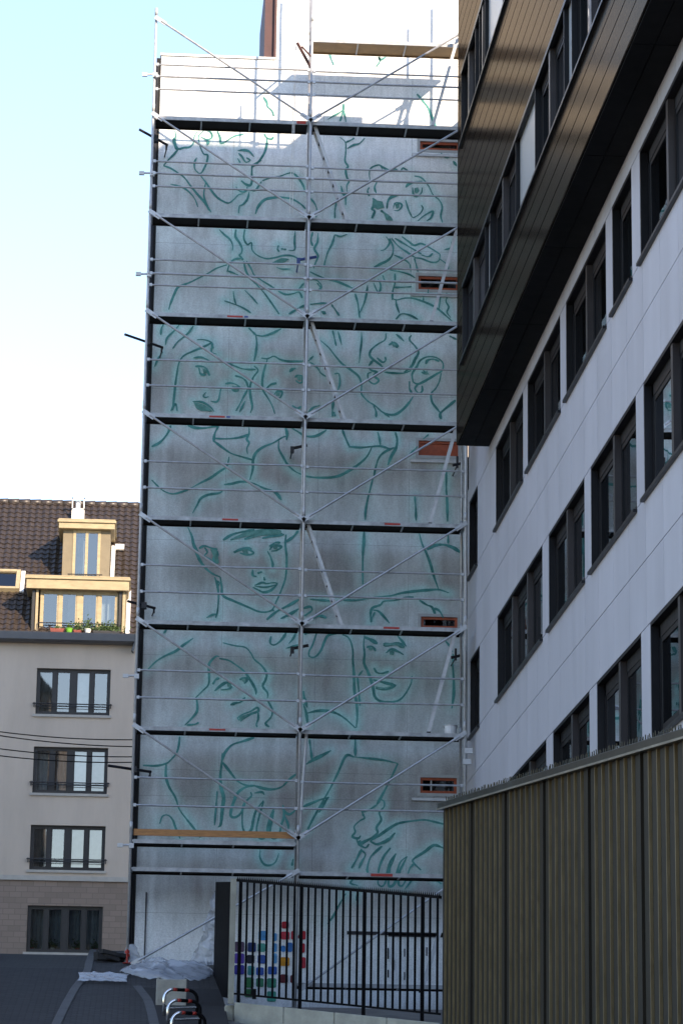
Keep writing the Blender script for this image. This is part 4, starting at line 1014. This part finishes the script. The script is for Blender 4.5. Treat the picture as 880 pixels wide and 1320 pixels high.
# ================================================================== scaffold
sf = thing('facade_scaffold', 'steel tube scaffold of two bays with decks standing against the mural wall', 'scaffold', (3.07, 0, -3.3))
XS = (0.0, 3.07, 6.14); YI = 0.74; ZTOP = {0: 16.2, 1: 17.6, 2: 17.6}
ZB = {0: prof(0)+0.11, 1: -3.33, 2: -3.33}
for i, x in enumerate(XS):
    for yy in (0.0, YI):
        zt_ = ZTOP[i] if not (i == 0 and yy) else 14.4
        st = MB(); z = ZB[i]+0.25; 
        st.tube([(x, yy, z), (x, yy, zt_)], 0.0245, 10)
        zz = 0.12
        while zz < zt_: st.tube([(x, yy, zz-0.05), (x, yy, zz+0.10)], 0.030, 10); zz += 2.0      # spigot joints
        obj('standard', st, 'galv_white' if yy == 0 else 'galv', sf, smooth=True)
        bj = MB(); bj.tube([(x, yy, ZB[i]+0.008), (x, yy, ZB[i]+0.30)], 0.018, 8); bj.box(x-0.075, x+0.075, yy-0.075, yy+0.075, ZB[i], ZB[i]+0.01); bj.tube([(x,yy,ZB[i]+0.18),(x,yy,ZB[i]+0.23)], 0.045, 8)
        obj('base_jack', bj, 'red_paint' if i == 0 else 'galv', sf)
    for k in range(-1, 9):
        z = 2*k if k >= 0 else -0.6
        if z > ZTOP[i]-0.3 or (i == 0 and k == 8): continue
        obj('transom', MB().tube([(x, 0, z-0.03), (x, YI, z-0.03)], 0.022, 8), 'galv', sf)
def deck(b, z, y0=0.06, y1=0.62, under='deck_under', ribs=True):
    x0, x1 = XS[b]+0.05, XS[b+1]-0.05
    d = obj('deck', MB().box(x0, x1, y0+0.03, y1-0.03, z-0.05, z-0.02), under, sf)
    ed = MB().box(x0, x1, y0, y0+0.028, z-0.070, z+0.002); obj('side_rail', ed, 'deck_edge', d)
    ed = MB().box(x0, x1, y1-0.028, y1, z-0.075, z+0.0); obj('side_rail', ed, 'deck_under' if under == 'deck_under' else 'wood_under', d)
    for t in (0.30, 0.62): 
        xx = x0+(x1-x0)*t; obj('rib', MB().box(xx-0.014, xx+0.014, y0+0.03, y1-0.03, z-0.068, z-0.051), 'galv', d)
    for xe in (x0, x1): obj('hook', MB().box(xe-0.025, xe+0.025, y0+0.005, y1-0.005, z-0.045, z-0.005), 'galv', d)
for k in range(1, 8):
    deck(0, 2*k); deck(1, 2*k)
deck(0, -0.09); deck(0, -0.6); deck(1, -0.62); deck(1, 16.0-0.12, 0.42, 1.08, under='wood_under'); deck(1, on('Y', 0.06, 500, 1269)[2])
# red/white/blue print on some deck edges
for b, lv, t in ((0,4,0.40),(0,5,0.50),(0,3,0.50),(1,2,0.5),(1,3,0.5),(0,1,0.45)):
    x0 = XS[b]+0.05+2.97*t; z = 2*lv; mb = MB().box(x0, x0+0.30, 0.055, 0.0595, z-0.05, z-0.015); obj('printed_label', mb, 'red_paint', sf)
    if b == 0 and lv in (4,5): obj('printed_label', MB().box(x0+0.33, x0+0.40, 0.055, 0.0595, z-0.05, z-0.015), 'blue_paint', sf)
obj('printed_label', MB().box(2.80, 2.98, 0.052, 0.0595, 14.0-0.06, 14.0-0.0), 'red_paint', sf)
obj('printed_label', MB().box(XS[1]+1.35, XS[1]+1.75, 0.052, 0.0595, -0.68, -0.63), 'red_paint', sf)
def rail(b, z, y=0.0, r_=0.0185, dz=0.0):
    x0, x1 = XS[b], XS[b+1]; mb = MB().tube([(x0, y, z), ((x0+x1)/2, y, z-0.006+dz), (x1, y, z+dz)], r_, 8)
    for xe, s in ((x0,1),(x1,-1)): mb.box(min(xe+s*0.028, xe+s*0.08), max(xe+s*0.028, xe+s*0.08), y-0.025, y+0.025, z-0.028, z+0.028)
    obj('guard_rail', mb, 'galv', sf, smooth=False)
for k in range(0, 8):
    for b in (0, 1):
        rail(b, 2*k+1.04-0.02*b); rail(b, 2*k+0.53)
        if k >= 5: rail(b, 2*k+0.78-0.03*(k==5), y=-0.045, r_=0.022)
def diagonal(a, b):
    a, b = Vector(a), Vector(b); d = (b-a).normalized(); mb = MB(); mb.tube([a+d*0.12, b-d*0.12], 0.021, 8)
    nrm = Vector((0,1,0)); up = d.cross(nrm).normalized()
    for e, s in ((a,1),(b,-1)): mb.obox(e+d*s*0.10, d*0.13, nrm*0.008, up*0.042)
    obj('diagonal_brace', mb, 'galv', sf)
YD = -0.055
for k in range(0, 8):
    if k < 8: diagonal((XS[0], YD, 2*k+2), (XS[1], YD, 2*k-0.02))
    diagonal((XS[1], YD, 2*k-0.02), (XS[2], YD, 2*k+2))
diagonal((XS[1], YD, -0.62), (XS[0]+0.1, YD, prof(0)+0.1)); diagonal((XS[1]+0.1, YD, -2.75), (XS[2], YD, -0.62))
# access ladders, alternating ends of the right bay
def ladder(xa, xb, z, ya=0.36, wd=0.30):
    a, b = Vector((xa, 0, z+2.0)), Vector((xb, 0, z+0.02)); st = MB(); d = (b-a).normalized(); nr_ = Vector((0,1,0)).cross(d).normalized()
    for yy in (ya-wd/2, ya+wd/2): st.obox((a+b)/2+Vector((0,yy,0)), (b-a)/2, Vector((0,0.011,0)), nr_*0.030)
    o = obj('ladder', st, 'galv_white', sf); L = (b-a).length; n = int(L/0.27)
    for i in range(1, n): 
        c = a+d*(i*L/n); obj('rung', MB().tube([c+Vector((0,ya-wd/2,0)), c+Vector((0,ya+wd/2,0))], 0.018, 6), 'dark_steel', o)
    ft = MB()
    for yy in (ya-wd/2, ya+wd/2): ft.obox(b+Vector((0,yy,0.0)), Vector((0.035,0,0)), Vector((0,0.02,0)), Vector((0,0,0.02)))
    obj('foot', ft, 'black_paint', o)
for k in (6, 4, 2): ladder(XS[1]+0.10, XS[1]+0.78, 2*k-0.05)
for k in (7, 5, 3, 1): ladder(XS[2]-0.15, XS[2]-0.66, 2*k, ya=0.30, wd=0.26)
ladder(XS[2]-0.15, XS[2]-0.75, -2.75, ya=0.3, wd=0.26)
obj('standard', MB().tube([(XS[1]+0.13, 0.2, 1.95), (XS[1]+0.03, 0.2, 0.0)], 0.028, 8), 'galv_white', sf)
# ties to the wall, with tubes that stick out past the frame
for (xa, ya), (xb, yb) in (((180,167),(216,187)),((161,431),(210,448)),((140,987),(195,995)),((165,775),(200,784))):
    a = on('Y', 0.55, xa, ya); b = on('Y', 0.95, xb, yb)
    mb = MB().tube([a, b], 0.027, 8); mb.tube([b-np.array([0.02,0,0]), b-np.array([0.02,0,0.10])], 0.02, 6); mb.tube([b, (b[0]-0.05, YW, b[2]-0.02)], 0.014, 6)
    c = on('Y', 0.7, xa+(xb-xa)*0.6, ya+(yb-ya)*0.6); mb.box(c[0]-0.05, c[0]+0.05, 0.62, 0.80, c[2]-0.06, c[2]+0.05)
    obj('tie_bar', mb, 'dark_steel', sf)
for px, py, dx in ((385,335,0.35),(377,578,0.28),(377,836,0.30)):
    c = on('Y', 0.8, px, py); mb = MB().tube([c, c+np.array([dx,-0.05,0.06])], 0.03, 8); mb.tube([c, (c[0], YW, c[2])], 0.014, 6); mb.box(c[0]-0.04, c[0]+0.03, 0.75, 0.85, c[2]-0.09, c[2]+0.03)
    obj('tie_bar', mb, 'blue_paint' if py == 335 else 'dark_steel', sf)
for px, py in ((589,600),(587,848)):
    c = on('Y', 0.75, px, py); mb = MB().tube([c+np.array([0,0,0.18]), c+np.array([0,0,-0.05])], 0.022, 8); mb.tube([c+np.array([-0.09,0,0]), c+np.array([0.1,0,0.05])], 0.028, 8); mb.tube([c, (c[0], YW, c[2])], 0.014, 6); obj('tie_bar', mb, 'dark_steel', sf)
for px, py in ((193,97),(188,224),(184,354),(178,872),(168,1090)):
    q = on('Y', 0.0, px, py); mb = MB().tube([(-0.2, -0.03, q[2]), (0.03, -0.03, q[2]+0.01)], 0.02, 8); mb.box(-0.24, -0.14, -0.06, 0.0, q[2]-0.035, q[2]+0.035); mb.box(-0.03, 0.06, -0.05, 0.04, q[2]-0.045, q[2]+0.045); obj('coupler', mb, 'galv_white', sf)
for px, py in ((603,968),(601,982)):
    q = on('Y', 0.0, px, py); obj('coupler', MB().box(q[0]-0.07, q[0]+0.08, -0.05, 0.05, q[2]-0.05, q[2]+0.05), 'galv_white', sf)
q0, q1 = on('Y', 0.03, 172, 1076), on('Y', 0.03, 380, 1068)
obj('toe_board', MB().box(0.05, 3.02, 0.02, 0.05, q0[2]-0.01, q0[2]+0.11), 'wood_board', sf)
hp = MB(); hp.tube([on('Y', -0.05, 383, 55), on('Y', 0.2, 401, 88)], 0.03, 8); hp.tube([on('Y', 0.0, 389, 60), on('Y', 0.0, 401, 73)], 0.02, 8); obj('hoist_arm', hp, 'maroon', sf)
rp = MB(); a = on('Y', 0.05, 381, 45); 
for s in (0, 0.05): rp.tube([(a[0]+s*0.3, 0.05, a[2]), (a[0]+s-0.05, 0.05, 12.1)], 0.008, 5)
obj('hoist_rope', rp, 'white_metal', sf)
# bucket on a deck
c = on('Y', 0.3, 580, 944); bk = thing('bucket', 'white paint bucket standing on a scaffold deck at the right', 'bucket', (c[0], 0.3, 2.0))
obj('pail', MB().tube([(c[0],0.3,2.0),(c[0],0.3,2.17)], [0.11,0.125], 16), 'bucket', bk, smooth=False); obj('rim', MB().tube([(c[0],0.3,2.165),(c[0],0.3,2.185)], 0.132, 16), 'galv_white', bk)
hd = MB().tube([(c[0]+0.13*math.cos(t), 0.29-0.03, 2.17-0.10*math.sin(t)) for t in np.linspace(0, math.pi, 10)], 0.004, 4); obj('handle', hd, 'dark_steel', bk)

# ================================================================== plastic sheeting
def crumple(name, label, fn, nu, nv, seed, amp=0.3):
    r_ = np.random.default_rng(seed); mb = MB()
    for j in range(nv+1):
        for i in range(nu+1): mb.v.append(fn(i/nu, j/nv))
    A = np.array(mb.v); rd = lambda a: 1-2*np.abs(a-0.5)
    nse = (rd(fbm(A[:,0]*1.0+A[:,1]*0.6, A[:,2]*1.2-A[:,1]*0.5, 0.42, seed))-0.75)*amp+(rd(fbm(A[:,0]+A[:,2], A[:,1]+0.4*A[:,0], 0.15, seed+5))-0.75)*amp*0.45
    A[:,1] += nse; A[:,2] += nse*0.6; A[:,0] += (fbm(A[:,2], A[:,0], 0.2, seed+9)-0.5)*0.16
    mb.v = [tuple(v) for v in A]
    for j in range(nv):
        for i in range(nu): a = j*(nu+1)+i; mb.f.append((a, a+1, a+nu+2, a+nu+1))
    o = obj(name, mb, 'plastic', None, smooth=True); tag(o, label, 'plastic sheet'); return o
gp = lambda y: prof(y)+0.1
def f1(u, v):   # heap round the foot of the left standard
    a = u*2*math.pi; r_ = (1-v**1.7)*1.0; x = 0.72+0.80*math.cos(a)*r_; y = -1.5+1.2*math.sin(a)*r_
    return (x, y, gp(y)+0.02+0.24*v**0.8*(0.8+0.2*math.cos(3*a)))
crumple('plastic_sheet', 'crumpled translucent plastic heaped round the foot of the scaffold', f1, 120, 50, 5)
def f2(u, v): return (1.62-0.78*(1-v)**1.4*u-0.02*v, 0.35-0.5*(1-v)*u, -3.0+2.25*v+0.25*u*v*(1-v))
crumple('plastic_sheet', 'translucent plastic hanging beside the dark fence panel', f2, 40, 90, 9, 0.25)
def f3(u, v): x = -0.8+0.8*u; y = -3.4+1.3*v; return (x, y, gp(y)+0.06)
crumple('plastic_sheet', 'flat strip of plastic lying on the pavement setts', f3, 70, 40, 14, 0.14)
def f4(u, v): a = u*2*math.pi; return (0.08+0.16*math.cos(a)*math.sin(v*math.pi*0.5+0.15), 0.9+0.14*math.sin(a)*math.sin(v*math.pi*0.5+.15), gp(0.9)+0.3*math.cos(v*math.pi*0.5))
crumple('plastic_sheet', 'small knotted lump of plastic behind the outer scaffold tube', f4, 30, 16, 21, 0.2)
q = onground(146, 1249); t = MB().obox((-0.35, 1.6, gp(1.6)+0.05), (0.26,0.0,0.01), (0,0.35,0.02), (0,-0.003,0.025)); tag(obj('yellow_board', t, 'yellow_paint'), 'yellow board lying on the pavement behind the scaffold', 'board')
t = MB()
for i in range(14): t.obox((-0.15+random.uniform(-0.35,0.3), 1.0+random.uniform(-0.5,0.5), gp(1)+random.uniform(0.0,0.12)), Vector((0.12,0.05,0.03*random.uniform(-1,1))), Vector((-0.04,0.10,0)), Vector((0,0.0,0.035)))
tag(obj('rubble', t, 'core_dark'), 'dark rubble heap on the pavement behind the scaffold foot', 'rubble'); bpy.data.objects['rubble']['kind'] = 'stuff'
# ================================================================== concrete block, cycle hoops
y = -6.2; a, b = on('Y', y, 202, 1262), on('Y', y, 240, 1300); t = thing('concrete_bin', 'square concrete planter box behind the cycle hoops', 'planter', ((a[0]+b[0])/2, y+0.25, prof(y)+0.1))
x0, x1, z0, z1 = a[0], b[0], prof(y)+0.03, a[2]; sh = MB(); th = 0.05
sh.box(x0, x1, y, y+th, z0, z1); sh.box(x0, x1, y+0.5-th, y+0.5, z0, z1+0.03); sh.box(x0, x0+th, y+th, y+0.5-th, z0, z1+0.015); sh.box(x1-th, x1, y+th, y+0.5-th, z0, z1+0.015)
obj('shell', sh, 'concrete', t, bevel=0.01); obj('fill', MB().box(x0+th, x1-th, y+th, y+0.5-th, z0, z1-0.06), 'soil', t)
def hoop(pxl, pxr, py, y, label):
    a, b = on('Y', y, pxl, py), on('Y', y, pxr, py); zt_ = a[2]; t = thing('cycle_hoop', label, 'bike rack', ((a[0]+b[0])/2, y, prof(y)+0.1))
    xl, xr = a[0], b[0]; yb = y+0.22; zl, zr = prof(y)+0.08, prof(yb)+0.08; rr = 0.14
    path = [(xl, y, zl)]+[(xl+rr*(1-math.cos(s)), y+0.02*s, zt_-rr+rr*math.sin(s)) for s in np.linspace(0, math.pi/2, 7)]
    path2 = [(xr-rr*(1-math.cos(s)), yb-0.02*s, zt_-rr+rr*math.sin(s)) for s in np.linspace(math.pi/2, 0, 7)]+[(xr, yb, zr)]
    obj('left_leg', MB().tube(path, 0.026, 10), 'chrome', t, smooth=True); obj('right_leg', MB().tube(path2, 0.026, 10), 'black_paint', t, smooth=True)
    p, q = Vector(path[-1]), Vector(path2[0]); 
    for s0, s1, m in ((0,0.22,'red_paint'),(0.22,0.72,'black_paint'),(0.72,1,'red_paint')): obj('band', MB().tube([p+(q-p)*s0, p+(q-p)*s1], 0.028, 10), m, t, smooth=True)
    obj('cross_bar', MB().tube([(xl, y, zt_-0.30), (xr, yb, zt_-0.26)], 0.02, 8), 'chrome', t)
hoop(212, 255, 1275, -7.6, 'red and black cycle hoop closest to the concrete planter'); hoop(217, 259, 1289, -8.8, 'middle cycle hoop of the three red and black hoops'); hoop(222, 265, 1305, -10.0, 'cycle hoop farthest from the concrete planter')
# ================================================================== black bar fence on a low concrete wall
FA, FB = Vector((1.74, -7.0, 0)), Vector((4.72, -10.0, 0))
def fp(t): return FA+(FB-FA)*t
def ft(px, py, t): p = fp(t); return on('Y', p.y, px, py)[2]
zbL, zbR = ft(302,1290,0), ft(572,1317,1); ztL, ztR = ft(302,1133,0), ft(572,1155,1)
pl = thing('low_wall', 'low concrete plinth wall under the black bar fence', 'wall', (2.5, -8, prof(-8)))
segs = 4
for i in range(segs):
    p, q = fp(i/segs), fp((i+1)/segs); n_ = (q-p).normalized(); za, zb = zbL+(zbR-zbL)*i/segs-0.03, zbL+(zbR-zbL)*(i+1)/segs-0.03
    g = n_*0.004; dv = Vector((0,0.13,0)); bm_ = MB(); lo = -5.0
    P = [p+g-dv, q-g-dv, q-g+dv, p+g+dv]; zs = [za, zb, zb, za]; b0 = len(bm_.v)
    bm_.v += [(v.x, v.y, lo) for v in P]+[(v.x, v.y, z) for v, z in zip(P, zs)]
    bm_.f += [(0,1,2,3),(4,5,6,7),(0,1,5,4),(1,2,6,5),(2,3,7,6),(3,0,4,7)]; obj('plinth_block', bm_, 'plinth', pl, bevel=0.012)
bm_ = MB().box(1.60, 1.74, -6.87, -0.5, -5, zbL-0.06); obj('plinth_block', bm_, 'plinth', pl, bevel=0.012)
bf = thing('bar_fence', 'black steel bar fence with toothed top rail on the low concrete wall', 'fence', (2.5, -8, zbL))
nb = 29
for i in range(nb):
    t = (i+0.6)/nb; p = fp(t); zb, zt_ = zbL+(zbR-zbL)*t, ztL+(ztR-ztL)*t; big = i in (0, 9, 18, 26)
    h = 0.028 if big else 0.017
    obj('post' if big else 'bar', MB().box(p.x-h, p.x+h, p.y-h, p.y+h, zb+(0.0 if big else 0.11)-0.05*big, zt_-0.01), 'black_paint', bf)
def sloped(za, zb, h, d, ta=0.0, tb=1.0):
    p, q = fp(ta), fp(tb); a, b = Vector((p.x,p.y,za)), Vector((q.x,q.y,zb)); dd = (b-a); n_ = Vector((0,0,1)).cross(dd).normalized()
    return MB().obox((a+b)/2, dd/2, n_*d, Vector((0,0,h)))
obj('top_rail', sloped(ztL-0.02, ztR-0.02, 0.022, 0.026), 'black_paint', bf); obj('bottom_rail', sloped(zbL+0.11, zbR+0.11, 0.016, 0.02), 'black_paint', bf)
tm = MB()
for i in range(104):
    t = i/104; p = fp(t); z = ztL+(ztR-ztL)*t; d = (FB-FA)/104*0.8; b0 = len(tm.v)
    for yy in (-0.012, 0.012): tm.v += [(p.x, p.y+yy, z), (p.x+d.x, p.y+d.y+yy, z-0.003), (p.x+d.x*0.5, p.y+d.y*0.5+yy, z+0.05)]
    tm.f += [(b0,b0+1,b0+2),(b0+3,b0+5,b0+4),(b0,b0+2,b0+5,b0+3),(b0+1,b0+4,b0+5,b0+2)]
o = obj('teeth', tm, 'black_paint', bf); o['kind'] = 'stuff'
obj('end_post', MB().box(FA.x-0.10, FA.x-0.01, FA.y-0.05, FA.y+0.05, zbL-0.05, ztL+0.0), 'plinth', bf)
e0, e1 = on('Y', -1.6, 278, 1137), on('Y', -1.6, 278, 1282)
P = [(FA.x-0.10, FA.y+0.06), (e0[0], -1.6), (e0[0]+0.05, -1.6), (FA.x-0.05, FA.y+0.06)]; zz0 = [zbL+0.04, e1[2], e1[2], zbL+0.04]; zz1 = [ztL-0.04, e0[2], e0[2], ztL-0.04]
bm_ = MB(); bm_.v = [(x, y, z) for (x, y), z in zip(P, zz0)]+[(x, y, z) for (x, y), z in zip(P, zz1)]; bm_.f = [(0,1,2,3),(4,5,6,7),(0,1,5,4),(1,2,6,5),(2,3,7,6),(3,0,4,7)]
obj('side_panel', bm_, 'black_paint', bf)
obj('clamp', MB().box(*[v for v in (on('Y',-7.6,325,1282)[0], on('Y',-7.6,330,1282)[0])], -7.66, -7.58, on('Y',-7.6,327,1288)[2], on('Y',-7.6,327,1275)[2]), 'black_paint', bf)
# ================================================================== tall olive metal fence at the right
GA = on('Y', -10, 572, 1036); GB = on('Y', -26, 880, 943); GA, GB = Vector(GA), Vector(GB); GD = GB-GA
GE = GA+GD*1.35
of = thing('metal_fence', 'tall olive metal fence of vertical ribs with a spiked cap', 'fence', (GA.x, GA.y, prof(-10)))
dirv = Vector((GD.x, GD.y, 0)).normalized(); nv_ = Vector((-dirv.y, dirv.x, 0)); nv_ = nv_ if nv_.x < 0 else -nv_       # outward, towards the street
LT = (Vector((GE.x,GE.y,0))-Vector((GA.x,GA.y,0))).length; sp = 0.405; n_s = int(LT/sp); slope = (GE.z-GA.z)/LT
for i in range(n_s):
    s0 = i*sp; c = GA+dirv*(s0+sp/2); zt_ = GA.z+slope*(s0+sp/2)-0.10; zb = prof(c.y)-0.1
    hgt = (zt_-zb)/2; mid = Vector((c.x, c.y, (zt_+zb)/2))
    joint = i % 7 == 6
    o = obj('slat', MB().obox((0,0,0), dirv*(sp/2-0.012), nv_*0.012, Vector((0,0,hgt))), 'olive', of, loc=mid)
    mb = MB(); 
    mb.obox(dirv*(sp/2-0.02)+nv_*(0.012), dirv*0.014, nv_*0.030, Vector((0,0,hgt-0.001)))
    obj('rib', mb, 'olive_lit_edge' if not joint else 'olive', o, loc=mid)
    if joint: obj('post', MB().obox(dirv*(sp/2+0.0)-nv_*0.05, dirv*0.04, nv_*0.03, Vector((0,0,hgt-0.001))), 'olive', of, loc=mid)
mp_ = lambda s, dz, o_=0.0: GA+dirv*s+nv_*o_+Vector((0,0,slope*s+dz))
cap = MB().obox((mp_(0,-0.05)+mp_(LT,-0.05))/2+nv_*0.02, (mp_(LT,0)-mp_(0,0))/2, nv_*0.085, Vector((0,0,0.055))); co = obj('cap_rail', cap, 'olive_cap', of, bevel=0.01)
obj('cap_highlight', MB().obox((mp_(0,-0.095)+mp_(LT,-0.095))/2+nv_*0.112, (mp_(LT,0)-mp_(0,0))/2, nv_*0.008, Vector((0,0,0.012))), 'cap_highlight', co)
cap = MB().obox((mp_(0,0.015)+mp_(LT,0.015))/2-nv_*0.03, (mp_(LT,0)-mp_(0,0))/2, nv_*0.03, Vector((0,0,0.008))); obj('spike_base', cap, 'olive_cap', of)
tm = MB(); ns = int(LT/0.13)
for i in range(ns):
    p = mp_((i+0.5)*0.13, 0.02, -0.03); tm.tube([p, p+Vector((0,0,0.075+random.uniform(-0.012,0.012)))+nv_*random.uniform(-0.012,0.012)], [0.009,0.006], 4)
o = obj('spikes', tm, 'olive_cap', of); o['kind'] = 'stuff'
obj('end_return', MB().obox(GA+Vector((0.12,0.012,(prof(-10)-0.2-GA.z)/2-0.05)), Vector((0.12,0,0)), Vector((0,0.012,0)), Vector((0,0,(GA.z-prof(-10)+0.2)/2-0.05))), 'olive', of)
# ================================================================== outside the frame: terrace that shows in the windows, two blocks added to cut light
nbd = thing('rear_shade_block', 'unseen plain rendered block added behind the mural building to shade the beige house', 'building', (8, 22, -1))  # hidden occluder, added to keep the house front in shade up to its gutter
obj('wall', MB().box(3.4, 18, 14.2, 30.0, -3, 22.8), 'stucco', nbd); obj('roof_edge', MB().box(3.2, 18.2, 14.1, 30.2, 22.8, 23.1), 'zinc_dark', nbd)
th_b = thing('brick_terrace', 'dark brick terrace house with tiled roof across the street from the scaffold', 'building', (-8, 2, -2.5))
obj('wall', MB().box(-13, -4.0, 1, 15, -5, 16.0), 'base_stone', th_b); obj('roof', MB().prism([(-3.8,15.9),(-8.5,21.5),(-13.2,15.9)], 1, 0.8, 15.2), 'tile', th_b)
for k, yy in enumerate((2, 6, 10)):
    for z in (0.5, 3.6, 6.7): obj('window', MB().box(-4.005, -3.98, yy, yy+1.2, z, z+1.7), 'window_dark', th_b)
eb = thing('horizon_blocker', 'unseen plain rendered block added behind the camera to cut off bright horizon sky', 'building', (-6, -92, -10))  # added to keep low bright sky out of the window reflections
obj('wall', MB().box(-26, 14, -96, -90, -12, 13.0), 'stucco', eb); obj('roof', MB().prism([(-96.5,13.0),(-93,16.5),(-89.5,13.0)], 0, -26.4, 14.4), 'tile', eb)
for i in range(9):
    for z in (-6,-2.6,0.8,4.2,7.6): obj('window', MB().box(-24+i*4, -22.6+i*4, -90.005, -89.98, z, z+1.8), 'window_dark', eb)
# overhead wires from the terrace to the mural building
for i, (ya, yb) in enumerate(((939,953),(944,962),(961,975),(970,982))):
    Y = 11.0+i*0.2; a = on('Y', Y, 0, ya); b = on('Y', Y, 176, yb); sl_ = (b-a)/(b[0]-a[0]); p0_ = a+sl_*(-3.99-a[0]); p1_ = a+sl_*(0.13-a[0])
    pts = [p0_+(p1_-p0_)*t-np.array([0,0,0.10*4*t*(1-t)]) for t in np.linspace(0, 1, 15)]
    tag(obj('overhead_wire', MB().tube(pts, 0.013, 5), 'wire'), 'thin dark overhead wire crossing in front of the beige apartment house', 'wire', 'overhead wires across the street')
for o in bpy.data.objects:
    if 'wbase' in o: del o['wbase']
